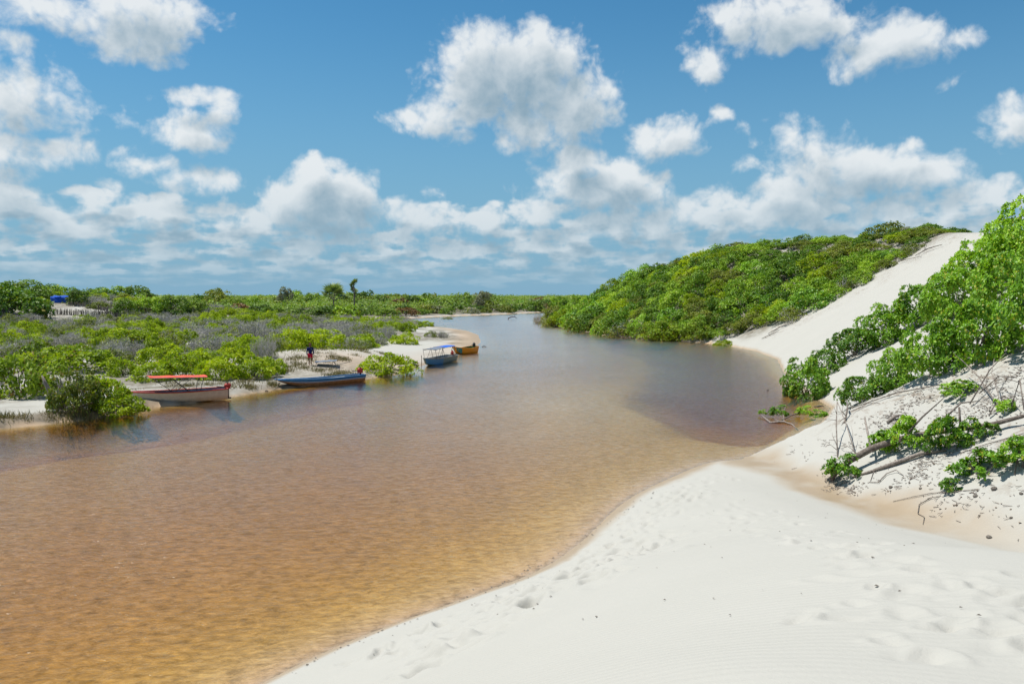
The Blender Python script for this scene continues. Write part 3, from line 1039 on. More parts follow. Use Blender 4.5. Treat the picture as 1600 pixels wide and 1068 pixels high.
def put_shrub(kind, u, v, w, h, label, name=None, cat='shrub', group=None, sink=.08, i=None):
    x, y, zz, s = spot(u, v)
    i = int(rng.integers(0, 99)) if i is None else i
    W_, H_ = w * s, h * s
    if kind == 'bright':
        root = plant(name or 'mangrove_shrub', (x, y, zz - sink), (W_ / 2.9, W_ / 2.9, H_ / 1.55), MANG[i % 4], M_BRIGHT, MANG_ST[i % 2], M_BARK, label, cat, group)
    elif kind == 'green':
        root = plant(name or 'mangrove_shrub', (x, y, zz - sink), (W_ / 2.9, W_ / 2.9, H_ / 1.55), MANG[i % 4], M_LEFT, MANG_ST[i % 2], M_BARK, label, cat, group)
    elif kind == 'dense':
        root = plant(name or 'olive_shrub', (x, y, zz - sink), (W_ / 2.9, W_ / 2.9, H_ / 1.55), MANG[i % 4], M_OLIVE, OTWIG[i % 2], M_TWIG, label, cat, group)
    elif kind == 'olive':
        root = plant(name or 'olive_shrub', (x, y, zz - sink), (W_ / 2.8, W_ / 2.8, H_ / 1.4), OLIV[i % 3], M_OLIVE, OTWIG[i % 2], M_TWIG, label, cat, group)
    elif kind == 'grey':
        root = plant(name or 'grey_scrub', (x, y, zz - sink), (W_ / 2.6, W_ / 2.6, H_ / 1.45), GREYL[i % 3], M_GREY, TWIG[i % 3], M_TWIG, label, cat, group, part='foliage', spart='twig')
    elif kind == 'tree':
        root = plant(name or 'round_tree', (x, y, zz - sink), (W_ / 6.2, W_ / 6.2, H_ / 3.3), TREE[i % 4], M_FAR, TREE_ST[i % 2], M_BARK, label, cat if cat != 'shrub' else 'tree', group, spart='trunk')
    return root

# ------------------------------------------------------------------ shrubs of the left bank that one can point to
occupied = []           # (x, y, r) kept clear by the scatter below


def hold(u, v, w):
    x, y, _, s = spot(u, v)
    occupied.append((x, y, w * s * .5))


NAMED = [
    # kind, u, v(base), width px, height px, label
    ('green', 28, 617, 120, 92, 'tall bright green shrub on the left bank at the very edge of the picture'),
    ('dense', 118, 640, 88, 78, 'olive shrub tangled with dead branches beside the driftwood stump on the left bank'),
    ('bright', 165, 632, 80, 66, 'yellow green shrub just left of the white boat, behind the lowest one at the water'),
    ('bright', 188, 650, 84, 46, 'low yellow green shrub hanging over the water at the bow of the white boat'),
    ('bright', 238, 594, 66, 40, 'bright shrub above the bow end of the red boat canopy'),
    ('bright', 288, 590, 76, 47, 'yellow green shrub right behind the red boat canopy'),
    ('bright', 345, 590, 84, 50, 'largest yellow green shrub of the row behind the white boat'),
    ('bright', 398, 590, 78, 47, 'yellow green shrub at the right end of the row behind the white boat'),
    ('bright', 428, 583, 44, 34, 'small round yellow green shrub nearest the walking person'),
    ('bright', 120, 578, 120, 50, 'wide green shrub behind the olive shrubs of the left bank'),
    ('green', 70, 572, 90, 52, 'dark green shrub behind the tall shrub at the left edge'),
    ('bright', 606, 584, 96, 40, 'rounded green shrub at the waterline between the long blue boat and the blue canopy'),
    ('bright', 456, 546, 70, 46, 'bright green shrub on the sand bank behind the walking person'),
    ('bright', 505, 544, 74, 38, 'green shrub on top of the white sand above the grey sheet'),
    ('bright', 562, 541, 70, 26, 'low green shrub along the sand bank above the waterline shrub'),
    ('bright', 634, 538, 48, 24, 'green shrub at the right end of the scrub where the sand bar starts'),
    ('olive', 674, 527, 24, 14, 'small olive bush alone on the bare sand bar'),
    ('grey', 692, 528, 20, 12, 'small grey bush beside the olive one on the bare sand bar'),
    ('olive', 570, 545, 34, 16, 'little grey green tuft on the white sand slope'),
    ('olive', 352, 532, 56, 24, 'pale yellowish shrub among the grey scrub of the left bank'),
    ('grey', 412, 560, 44, 40, 'tall grey leafless scrub left of the walking person'),
    ('grey', 398, 536, 60, 40, 'grey scrub thicket behind the row of yellow green shrubs'),
    ('grey', 195, 562, 66, 38, 'grey leafless scrub beside the small pond'),
    ('olive', 262, 548, 64, 34, 'olive shrub on the far side of the small pond'),
    ('bright', 205, 536, 80, 34, 'green shrub on the far left flat beyond the pond'),
    ('olive', 700, 502, 24, 10, 'low bush on the mud islet behind the sand bar'),
]
for i, (k, u, v, w, h, lab) in enumerate(NAMED):
    put_shrub(k, u, v, w, h, lab, i=i)
    hold(u, v, w)
for q in ((92, 480, 34), (92, 487, 30), (104, 478, 26)):
    hold(*q)
# sandy spots kept bare
BARE = [(25, 632, 120), (330, 606, 90), (500, 585, 100), (610, 545, 60), (535, 565, 90), (215, 571, 40), (160, 490, 50), (370, 541, 40), (640, 560, 60), (690, 540, 70), (730, 530, 60), (700, 518, 70)]
for q in BARE:
    hold(*q)
LEFT_BOX = []


SANDS = [[(-40, 612), (80, 612), (112, 662), (-40, 680)],
         [(205, 606), (330, 597), (436, 590), (438, 566), (446, 549), (520, 548), (566, 546), (604, 538), (640, 512), (765, 505), (765, 562), (660, 594), (560, 604), (430, 616), (205, 645)],
         [(186, 538), (242, 538), (242, 582), (186, 582)]]


def in_poly(poly, u, v):
    c = False
    for (a, b), (p, q) in zip(poly, poly[1:] + poly[:1]):
        if (b > v) != (q > v) and u < (p - a) * (v - b) / (q - b) + a:
            c = not c
    return c


def on_sand(x, y, zz):
    u, v = 800 + FPX * x / y, 464 + FPX * (CAM_H - zz) / y
    return any(in_poly(s_, u, v) for s_ in SANDS)


def free(x, y, r):
    return all((x - a) ** 2 + (y - b) ** 2 > (c + .55 * r) ** 2 for a, b, c in occupied)


# scrub between: many alike shrubs filling the flat behind the bank
cand_x, cand_y = rng.uniform(-135, 4, 12000), rng.uniform(52, 205, 12000)
cz, csr, csl, cbar, _, _ = height(cand_x, cand_y)
dens_ = fbm(cand_x * .10, cand_y * .07, 3, 131)
kindn = fbm(cand_x * .13, cand_y * .05, 3, 151)
placed = {'bright': 0, 'grey': 0, 'olive': 0}
def u_of(x, y):
    return 800 + FPX * x / y


def zone_left(x, y):
    u = u_of(x, y)
    a = 'nearest the river' if y < 66 else 'close to the river' if y < 80 else 'midway back' if y < 100 else 'far back' if y < 125 else 'towards the far creek' if y < 155 else 'beside the far creek'
    return a + ', ' + left_sector(u)


def left_sector(u):
    for lim, txt in ((55, 'at the left edge'), (112, 'below the blue tarp'), (195, 'below the sandy clearing'), (255, 'behind the bow of the cream boat'), (330, 'behind the red canopy'),
                     (420, 'behind the stern of the cream boat'), (468, 'behind the bow of the long boat'), (505, 'behind the walking person'), (560, 'behind the grey sheet'), (640, 'behind the waterline shrub')):
        if u < lim:
            return txt
    return 'towards the sand bar'


SC = {'bright': ('mangrove_shrub', 'green mangrove shrub growing in the scrub of the flat left bank', 'green shrubs of the left flat'),
      'grey': ('grey_scrub', 'grey leafless scrub bush growing in the flat left bank', 'grey scrub of the left flat'),
      'olive': ('olive_shrub', 'olive shrub growing between the grey scrub of the left flat', 'olive shrubs of the left flat')}
cells = {}


def crowded(x, y, r):
    k = (int(x // 4), int(y // 4))
    for a in (-1, 0, 1):
        for b in (-1, 0, 1):
            for (px, py, pr) in cells.get((k[0] + a, k[1] + b), ()):
                if (px - x) ** 2 + (py - y) ** 2 < ((pr + r) * .62) ** 2:
                    return True
    cells.setdefault(k, []).append((x, y, r))
    return False


for x, y, zz, s_l, b, dn, kn in zip(cand_x, cand_y, cz, csl, cbar, dens_, kindn):
    if s_l < .8 or zz < .12 or abs(x) > .72 * y + 2 or b > .62 and s_l < 7:
        continue
    if math.hypot((x + 84) / 13, (y - 152) / 14) < 1 or dn < -.17 and y < 150:
        continue
    if on_sand(x, y, zz):
        continue
    kind = 'grey' if kn > .15 else 'bright' if kn < .07 else ('olive' if rng.uniform() < .6 else 'grey')
    if rng.uniform() < .12:
        kind = ('bright', 'olive', 'grey')[int(rng.integers(0, 3))]
    if placed[kind] >= 280:
        continue
    r = rng.uniform(.9, 1.95) * (1 + .25 * (y > 120))
    if not free(x, y, r) or crowded(x, y, r):
        continue
    placed[kind] += 1
    nm, lab, grp = SC[kind]
    lab = ('large ' if r > 1.45 else 'small ' if r < 1.05 else '') + {'bright': 'yellow green shrub ', 'grey': 'grey leafless scrub ', 'olive': 'olive shrub '}[kind] + zone_left(x, y)
    i = int(rng.integers(0, 99))
    hgt = rng.uniform(.6, 1.05) * min(r, 1.6)
    if kind == 'bright':
        plant(nm, (x, y, zz - .1), (r / 1.4, r / 1.4, hgt), MANG[i % 4], M_BRIGHT, MANG_ST[i % 2], M_BARK, lab, 'shrub', grp)
    elif kind == 'grey':
        plant(nm, (x, y, zz - .1), (r / 1.2, r / 1.2, hgt), GREYL[i % 3], M_GREY, TWIG[i % 3], M_TWIG, lab, 'shrub', grp, part='foliage', spart='twig')
    else:
        plant(nm, (x, y, zz - .1), (r / 1.3, r / 1.3, hgt), OLIV[i % 3], M_OLIVE, OTWIG[i % 2], M_TWIG, lab, 'shrub', grp)
print('scrub', placed)

# round trees on the sandy rise, far left
NAMED_T = [
    (6, 498, 118, 52, 'big round green tree at the left edge beside the stick fence'),
    (-45, 492, 110, 58, 'broad green tree half cut by the left edge of the picture'),
    (40, 470, 90, 34, 'green tree on the rise left of the blue tarp'),
    (85, 464, 80, 30, 'green tree directly above the blue tarp'),
    (122, 477, 40, 24, 'small tree between the blue tarp and the bare sandy clearing'),
    (140, 464, 70, 24, 'green tree on the skyline of the sandy rise'),
    (175, 467, 70, 28, 'domed tree above the bare sandy clearing'),
    (212, 468, 62, 28, 'domed tree right of the bare sandy clearing on the skyline'),
    (198, 494, 46, 28, 'dense green tree at the right end of the stick fence'),
    (232, 494, 60, 34, 'broad dark green tree right of the stick fence'),
    (270, 494, 58, 34, 'green tree at the foot of the rise'),
    (305, 492, 54, 26, 'green tree at the right foot of the rise'),
    (338, 486, 46, 34, 'brownish round tree standing out on the left skyline'),
    (155, 482, 36, 12, 'thin yellowish bush in the bare sandy clearing'),
    (445, 480, 30, 32, 'grey green tree above the far flat left of the palms'),
    (462, 470, 26, 20, 'dark tree top standing above the far wood left of the palms'),
    (755, 484, 34, 28, 'grey crowned tree on the far bank above the river bend'),
    (625, 478, 32, 14, 'rust brown tree in the far wood'),
    (395, 486, 44, 24, 'green tree at the far end of the creek'),
    (365, 490, 44, 26, 'green tree standing on the far flat left of the creek end'),
]
for i, (u, v, w, h, lab) in enumerate(NAMED_T):
    x, y, zz, s = spot(u, v)
    mat = M_RUST if 'rust' in lab else M_OLIVE if ('brownish' in lab or 'yellowish' in lab) else M_GREY if 'grey' in lab else M_FAR if i % 3 else M_HILL
    plant('round_tree', (x, y, zz - .2), (w * s / 6.4, w * s / 6.4, h * s / 3.2), TREE[i % 4], mat, TREE_ST[i % 2], M_BARK, lab, 'tree', None, spart='trunk')
    occupied.append((x, y, w * s * .4))

for q in ((92, 480, 34), (92, 487, 30), (104, 478, 26), (150, 484, 40)):
    hold(*q)

# far wood: single trees along the far banks, one mass behind
n = 0
fx, fy = rng.uniform(-190, 130, 6000), 178 + 190 * rng.uniform(0, 1, 6000) ** 1.1
fz, fsr, fsl, fb, _, _ = height(fx, fy)
for x, y, zz, s_l, s_r in zip(fx, fy, fz, fsl, fsr):
    if (s_l < 2.0 or zz < .25) or abs(x) > .72 * y or n >= 285 or (y < 200 and x > -60):
        continue
    r = rng.uniform(1.9, 3.9)
    if not free(x, y, r) or crowded(x, y, r * .85):
        continue
    n += 1
    i = int(rng.integers(0, 99))
    hh = rng.uniform(.55, 1.0) * r / 2.8 * (1 + .25 * (y > 300))
    t = rng.uniform()
    mat = M_FAR if t < .55 else M_HILL if t < .7 else M_OLIVE if t < .82 else M_GREY if t < .92 else M_BROAD if t < .985 else M_RUST
    u_ = u_of(x, y)
    lab = ({'woodland_leaves': 'mid green', 'hill_leaves': 'dark green', 'olive_leaves': 'olive', 'grey_scrub_leaves': 'grey', 'broad_leaves': 'bright green', 'rusty_leaves': 'rust brown'}[mat.name] +
           (' wide' if r > 3.2 else ' small' if r < 2.5 else '') + ' far wood tree ' + ('on its edge, ' if y < 225 else 'behind its edge, ' if y < 260 else 'deep inside, ' if y > 310 else 'in its middle, ') +
           (left_sector(u_) if u_ < 500 else 'around the palms' if u_ < 575 else 'above the sand bar' if u_ < 650 else 'above the far boats' if u_ < 760 else 'at the river bend' if u_ < 860 else 'left of the dune tip'))
    plant('woodland_tree', (x, y, zz - .3), (r / 2.8, r / 2.8, hh), FAR[i % 4], mat, TREE_ST[i % 2], M_BARK, lab, 'tree', 'trees of the far wood', spart='trunk')
print('far trees', n)

g = np.random.default_rng(77)
nb = 6500
ya = 240 + 1960 * g.uniform(0, 1, nb) ** 1.9
xa = g.uniform(-.78, .78, nb) * ya
zb, _, slb, _, _, _ = height(xa, ya)
ok = (slb > 6) & (zb > .3) & ((ya > 300) | (slb > 12))
xa, ya, zb = xa[ok], ya[ok], zb[ok]
per = 64
cl = np.repeat(np.stack([xa, ya, zb], 1), per, 0)
cr_ = np.repeat(g.uniform(2.0, 3.6, len(xa)), per)[:, None] * np.repeat(1 + ya / 1400, per)[:, None]
dd = norm(g.normal(size=(len(cl), 3)) + np.array([0, -.15, .35])); dd[:, 2] = np.abs(dd[:, 2])
pos = cl + dd * cr_ * np.array([1.25, 1.25, 1.05]) * g.uniform(.75, 1.0, (len(cl), 1))
tone = np.clip(np.repeat(g.uniform(0, 1, len(xa)), per) * .7 + .3 * g.uniform(size=len(cl)), 0, 1)
me = leaf_mesh('distant_woodland', pos, norm(dd + g.normal(size=dd.shape) * .35 + np.array([0, 0, .3])), g.normal(size=dd.shape), (.22 * cr_[:, 0]), (.15 * cr_[:, 0]), tone)
o = link('distant_woodland', me, M_FAR)
tag(o, kind='stuff')

# ------------------------------------------------------------------ the overgrown dune on the right
hx, hy = rng.uniform(2, 85, 26000), rng.uniform(90, 212, 26000)
hz_, hsr, hsl, _, _, _ = height(hx, hy)
cells.clear()
n = 0
edge_n = fbm(hx * .12, hy * .12, 3, 171)
order = np.argsort(hy)
for k in order:
    x, y, zz, s_r = hx[k], hy[k], hz_[k], hsr[k]
    lim = np.interp(s_r, [0, 3, 9, 18, 24, 32], [107.5, 104, 97.5, 98.5, 101, 107]) + 3 * edge_n[k]
    if s_r < .3 or y < lim or n >= 298 or s_r > 34 - .10 * (y - 110) and y > 115 or s_r > 36:
        continue
    r = rng.uniform(1.7, 3.5) * (0.75 if y < lim + 3 else 1.0) * (1 if y < 140 else 1.15) * (.6 if y > 176 else 1)
    if crowded(x, y, r * 1.02):
        continue
    n += 1
    i = int(rng.integers(0, 99))
    hh = rng.uniform(.85, 1.3) * (r / 2.0) * (.62 if s_r > 21 else 1) * (.8 if y < lim + 3 else 1)
    t = rng.uniform()
    mat = M_HILL if t < .62 else M_BROAD if t < .72 else M_OLIVE if t < .87 else M_BRIGHT if t < .98 else M_GREY
    plant('dune_shrub', (x, y, zz - .25), (r / 2, r / 2, hh), HILL[i % 4], mat, HILL_ST[i % 2], M_BARK, {'hill_leaves': 'mid green', 'olive_leaves': 'olive', 'broad_leaves': 'bright green', 'mangrove_leaves': 'lime', 'grey_scrub_leaves': 'grey'}[mat.name] +
          (' large' if r > 2.5 else ' small' if r < 1.9 else '') + ' shrub ' + ('at the waterline of' if s_r < 3.5 else 'near the waterline of' if s_r < 8 else 'low on' if s_r < 13 else 'halfway up' if s_r < 19 else 'high on' if s_r < 26 else 'along the crest of') +
          ' the overgrown dune ' + ('next to the bare sand' if y < 103 else 'near the bare sand' if y < 113 else 'right of its middle' if y < 124 else 'in its middle' if y < 137 else 'left of its middle' if y < 153 else 'towards its far tip' if y < 172 else 'on its far tip'), 'shrub', 'shrubs covering the dune')
print('hill shrubs', n)
for (u, v, w, h, k, lab) in [(1132, 541, 36, 14, 'bright', 'small shrub at the foot of the bare sand slope where the thicket ends'),
                             (1238, 500, 50, 26, 'olive', 'low shrub on the sand at the lower edge of the thicket'),
                             (1322, 455, 40, 24, 'olive', 'shrub hanging on the upper edge of the bare sand slope'),
                             (1416, 400, 30, 18, 'olive', 'sparse shrub on the sand just under the dune crest'),
                             (1470, 362, 8, 6, 'olive', 'tiny lone bush on the white dune crest'),
                             (862, 512, 44, 22, 'olive', 'grey green bush at the tip of the right bank'),
                             (842, 506, 22, 16, 'grey', 'grey bare bush at the very tip of the right bank'),
                             (905, 515, 44, 24, 'bright', 'yellow green bush on the waterline near the tip of the right bank'),
                             (1040, 531, 90, 36, 'green', 'rounded bright green shrub overhanging the water below the thicket'),
                             (1092, 531, 56, 36, 'green', 'bright green shrub at the water beside the brown shallows'),
                             (975, 528, 60, 28, 'olive', 'olive shrub dipping to the waterline below the thicket'),
                             ]:
    put_shrub(k, u, v, w, h, lab)

# ------------------------------------------------------------------ broad leaved shrubs on the near right slope
BIG = [crown_mesh(f'broad_crown_{i}', 700 + i, 1.5, 1.5, 1.15, 46, .42, 44, .102, .62, 'obovate', lift=.5, under=.45, rosette=6) for i in range(3)]
BIG_ST = [stems_mesh(f'broad_stem_{i}', 720 + i, 1.35, 1.35, 1.15, 8, .045, lift=.4) for i in range(2)]
SMALLB = [crown_mesh(f'small_broad_crown_{i}', 740 + i, .8, .8, .55, 18, .26, 17, .115, .62, 'obovate', lift=.5, under=.4, rosette=6) for i in range(3)]
SMALL_ST = [stems_mesh(f'small_broad_stem_{i}', 760 + i, .7, .7, .55, 6, .025, lift=.4) for i in range(2)]


def slope_shrub(u, v, w, h, lab, big=True, i=0, dy=0.0):
    x, y, zz, s = spot(u, v)
    y += dy
    zz = ground_z(x, y)
    W_, H_ = w * s, h * s
    if big:
        return plant('broad_leaved_shrub', (x, y, zz - .15), (W_ / 3.5, W_ / 3.5, H_ / 2.0), BIG[i % 3], M_BROAD, BIG_ST[i % 2], M_BARK, lab, 'shrub')
    return plant('broad_leaved_shrub', (x, y, zz - .08), (W_ / 1.9, W_ / 1.9, H_ / 1.0), SMALLB[i % 3], M_BROAD, SMALL_ST[i % 2], M_BARK, lab, 'shrub')


SLOPE = [
    (1258, 622, 76, 66, 'leafy shrub at the water edge where the sand slope meets the river', True),
    (1290, 585, 60, 46, 'green shrub on the slope right above the water edge shrub', True),
    (1335, 556, 74, 52, 'green shrub between the bare sand face and the lower slope', True),
    (1385, 535, 84, 62, 'green shrub halfway up the slope along the bare sand face', True),
    (1440, 505, 90, 70, 'green shrub on the slope below the tall green mass', True),
    (1345, 630, 66, 52, 'low shrub leading the large mass down the slope', True),
    (1400, 606, 78, 66, 'shrub in the lower row of the large green mass', True),
    (1460, 585, 104, 90, 'wide shrub in the middle of the large green mass', True),
    (1525, 560, 112, 110, 'large shrub near the right edge, lower part of the green mass', True),
    (1500, 500, 110, 96, 'shrub in the upper part of the green mass', True),
    (1545, 455, 120, 96, 'tall shrub under the skyline of the green mass', True),
    (1585, 500, 120, 120, 'broad shrub behind, cut by the right edge of the picture', True),
    (1600, 425, 120, 112, 'topmost shrub at the right edge rising against the sky', True),
    (1640, 540, 140, 150, 'shrub mostly outside the right edge of the picture', True),
    (1570, 395, 70, 46, 'shrub on the skyline left of the topmost one', True),
]
for i, (u, v, w, h, lab, b) in enumerate(SLOPE):
    slope_shrub(u, v, w, h, lab, b, i)

# ------------------------------------------------------------------ plain materials
def paint(name, c, c2=None, rough=.5, spec=.4, scale=6, wear=.0, wearc=(.3, .27, .22)):
    c, c2, wearc = (tuple(.95 * x for x in k) if k else None for k in (c, c2, wearc))
    m, T = new_mat(name)
    oc = T.n('ShaderNodeTexCoord').outputs['Object']
    nz = T.noise(oc, scale, 5, .65).outputs[0]
    colr = T.mix(T.smooth(nz, .35, .65), c, c2 or tuple(x * .82 for x in c))
    if wear:
        colr = T.mix(T.math('MULTIPLY', T.smooth(T.noise(oc, scale * 2.7, 6, .75, .6).outputs[0], .60, .66), wear), colr, wearc)
    pr = T.n('ShaderNodeBsdfPrincipled')
    T.put(pr.inputs['Base Color'], colr); pr.inputs['Roughness'].default_value = rough; pr.inputs['Specular IOR Level'].default_value = spec
    T.put(pr.inputs['Normal'], T.bump(nz, .25, .01))
    o = T.n('ShaderNodeOutputMaterial'); T.put(o.inputs[0], pr.outputs[0])
    return m


C_WHITE = paint('cream_hull_paint', (.74, .68, .56), (.66, .60, .49), .5, .4, 4, .6, (.40, .33, .24))
C_RED = paint('red_paint', (.48, .045, .03), (.38, .04, .03), .5, .4, 5, .4)
C_CANRED = paint('red_canopy_cloth', (.66, .12, .075), (.56, .09, .06), .8, .1, 3)
C_BLUE = paint('blue_hull_paint', (.022, .16, .42), (.03, .20, .48), .5, .4, 4, .5, (.20, .24, .28))
C_NAVY = paint('dark_blue_interior', (.02, .06, .13), (.03, .08, .16), .6, .3, 5, .4)
C_SKYB = paint('faded_blue_paint', (.11, .20, .27), (.16, .25, .30), .6, .3, 5, .5)
C_CANBLUE = paint('blue_canopy_cloth', (.02, .10, .50), (.03, .14, .58), .8, .1, 3)
C_GREYC = paint('grey_canopy_cloth', (.15, .18, .23), (.19, .22, .27), .85, .1, 3)
C_ORANGE = paint('yellow_hull_paint', (.62, .27, .012), (.55, .22, .012), .5, .4, 4, .4)
C_GREEN = paint('green_interior_paint', (.02, .13, .06), (.03, .17, .08), .6, .3, 5, .4)
C_TEAL = paint('teal_bow_paint', (.02, .17, .20), (.03, .22, .24), .5, .4, 5, .3)
C_WOODB = paint('brown_hull_bottom', (.24, .14, .07), (.32, .20, .11), .75, .2, 6, .5)
C_GREY = paint('grey_boards', (.26, .28, .28), (.36, .37, .36), .8, .2, 7, .4)
C_DARK = paint('dark_engine', (.02, .02, .022), (.035, .035, .04), .45, .5, 6)
C_METAL = paint('galvanised_pole', (.30, .30, .31), (.22, .22, .23), .4, .5, 9)
C_POLE = paint('dark_pole', (.05, .045, .05), (.08, .07, .07), .6, .3, 9)
C_ROPE = paint('rope', (.42, .38, .30), None, .9, .1, 20)
C_TARP = paint('blue_tarp', (.008, .06, .38), (.012, .085, .48), .7, .2, 2)
C_WTANK = paint('white_sheet', (.62, .62, .60), (.5, .5, .48), .7, .2, 3)


# ------------------------------------------------------------------ boats
def hull_rows(L, B, D, n=15, rake=.18, transom=.72, bowrise=.45, sternrise=.08, bowpt=.02, flat=.72, inset=0.0, rocker=.28):
    """Rows of points across a small open boat, stern (x = 0) to bow (x = L)."""
    rows = []
    for i in range(n):
        t = i / (n - 1)
        wid = (transom + (1 - transom) * math.sin(min(t / .45, 1) * math.pi / 2)) * (1 - max(0, (t - .45) / .55) ** 2.1 * (1 - bowpt))
        hb = max(B / 2 * wid - inset, .012)
        sheer = D * (1 + bowrise * max(0, (t - .35) / .65) ** 2 + sternrise * (1 - t) ** 2)
        kz = D * rocker * max(0, (t - .62) / .38) ** 2 * 1.6 + D * .05 * (1 - t) ** 2 + inset * 1.3
        kz = min(kz, sheer * .8)
        bx = L * t
        row = []
        prof = [(0, 0), (flat * .6, .015), (flat, .10), (.5 * (1 + flat), .50), (.97, .92), (1.0, 1.0)]
        for s in (-1, 1):
            seq = prof[::-1] if s < 0 else prof[1:]
            for a, h in seq:
                zz = kz + (sheer - inset * .2 - kz) * h
                xx = bx + rake * L * .5 * max(0, t - .7) / .3 * (h - .5) * .8
                row.append(Vector((xx, s * a * hb, zz)))
        rows.append(row)
    return rows


def skin_rows(rows, ends=True, flip=False):
    mb = Mesh()
    k = len(rows[0])
    for r in rows:
        mb.v += r
    for i in range(len(rows) - 1):
        for j in range(k - 1):
            q = (i * k + j, i * k + j + 1, (i + 1) * k + j + 1, (i + 1) * k + j)
            mb.f.append(q[::-1] if flip else q)
    if ends:
        mb.f.append(tuple(range(k)) if flip else tuple(range(k))[::-1])
        e = tuple((len(rows) - 1) * k + j for j in range(k))
        mb.f.append(e[::-1] if flip else e)
    return mb


def rail_mesh(rows, r, out=.0):
    mb = Mesh()
    left = [p[0] + Vector((0, -out, .005)) for p in rows]
    right = [p[-1] + Vector((0, out, .005)) for p in rows]
    mb.tube(left, r, 6); mb.tube(right, r, 6)
    mb.tube([left[0], right[0]], r, 6)
    return mb


def band_mesh(rows, h0, h1, lift=.006):
    """A painted strake lying just outside the hull, between two heights of the side (0 chine, 1 gunwale)."""
    mb = Mesh()
    for side in (0, 1):
        base = len(mb.v)
        for row in rows:
            pts = row[:4][::-1] if side == 0 else row[-4:]
            lo, hi = pts[0], pts[3]
            def on(h):
                x = h * 3
                i = min(int(x), 2)
                return pts[i].lerp(pts[i + 1], x - i)
            s = Vector((0, -lift if side == 0 else lift, 0))
            mb.v += [on(h0) + s, on(h1) + s]
        for i in range(len(rows) - 1):
            a = base + 2 * i
            q = (a, a + 1, a + 3, a + 2)
            mb.f.append(q if side == 0 else q[::-1])
    return mb


def motor(parent, x, y, zt, cm, s=1.0):
    mo = Mesh().ball((x - .10 * s, y, zt + .34 * s), (.22 * s, .14 * s, .16 * s), 10, 6).box((x - .1 * s, y, zt + .2 * s), (.3 * s, .2 * s, .12 * s)).build('motor', cm, parent, True)
    Mesh().box((x - .12 * s, y, zt - .1 * s), (.10 * s, .07 * s, .6 * s)).box((x - .14 * s, y, zt - .42 * s), (.30 * s, .07 * s, .09 * s)).build('shaft', C_DARK, mo)
    Mesh().tube([(x, y, zt + .24 * s), (x + .35 * s, y + .04, zt + .30 * s), (x + .55 * s, y + .06, zt + .31 * s)], .022 * s, 6).build('tiller', C_DARK, mo)
    Mesh().tube([(x - .06 * s, y, zt + .46 * s), (x - .1 * s, y, zt + .5 * s)], .09 * s, 8).build('starter_cap', C_DARK, mo)
    return mo


def place_boat(name, stern, bow, zoff, label, L_extra=0):
    (x0, y0), (x1, y1) = stern, bow
    L = math.hypot(x1 - x0, y1 - y0)
    root = empty(name, (x0, y0, zoff), math.atan2(y1 - y0, x1 - x0))
    tag(root, label, 'boat', 'boats moored along the left bank')
    return root, L


def canopy(root, x0, x1, half, z0, mat, name='canopy', tilt=0.0, sag=.04):
    mb = Mesh()
    n = 9
    for th in (0, 1):
        for i in range(n):
            t = i / (n - 1)
            for j in range(5):
                s = j / 4 * 2 - 1
                zz = z0 + tilt * t + .05 * (1 - s * s) - sag * math.sin(t * math.pi * 3) ** 2 - .022 * th
                mb.v.append(Vector((x0 + (x1 - x0) * t, s * half, zz)))
    N = n * 5
    for i in range(n - 1):
        for j in range(4):
            a = i * 5 + j
            mb.f.append((a, a + 5, a + 6, a + 1)); mb.f.append((N + a, N + a + 1, N + a + 6, N + a + 5))
    edge = [i * 5 for i in range(n)] + [(n - 1) * 5 + j for j in range(1, 5)] + [i * 5 + 4 for i in range(n - 2, -1, -1)] + [j for j in range(3, 0, -1)]
    for a, b in zip(edge, edge[1:] + edge[:1]):
        mb.f.append((a, N + a, N + b, b)[::-1])
    c = mb.build(name, mat, root)
    rd = Mesh()
    for s in (-1, 1):
        rd.tube([(x0, s * half, z0 - .03), (x1, s * half, z0 + tilt - .03)], .018, 5)
    rd.build('canopy_rail', C_METAL, c)
    return c


# the white boat with the red canopy
r0, L = place_boat('motor_boat', P(354, 624), P(200, 634), 0.0, 'cream motor boat with red gunwale and red canopy beached at the bushes')
rows = hull_rows(L, 1.55, .66, bowrise=.25, flat=.68)
hull = skin_rows(rows).build('hull', C_WHITE, r0, True)
inn = hull_rows(L - .16, 1.55, .64, bowrise=.25, flat=.68, inset=.07)
inn = [[p + Vector((.08, 0, 0)) for p in r] for r in inn]
skin_rows(inn, True, True).build('interior', C_NAVY, r0, True)
rail_mesh(rows, .034).build('gunwale', C_RED, r0, True)
band_mesh(rows, .92, .985).build('red_strake', C_RED, r0)
for t in (.2, .46, .72):
    w_ = 1.16 * (1 - max(0, t - .45) ** 2 * 2.4)
    Mesh().box((L * t, 0, .46), (.30, w_, .035)).build('thwart', C_GREY if t == .46 else C_WHITE, r0)
Mesh().box((L * .84, 0, .60), (.7, .72, .04)).build('fore_deck', C_WHITE, r0)
canopy(r0, L * .22, L * .80, .72, 1.52, C_CANRED, tilt=.10)
for sx in (-1, 1):
    for (a, b) in ((.38, .58), (.58, .38), (.54, .76), (.30, .26)):
        Mesh().tube([(L * a, sx * .68, .60), (L * b, sx * .70, 1.50)], .017, 5).build('canopy_pole', C_POLE, r0)
motor(r0, .02, .0, .52, C_RED, 1.0)

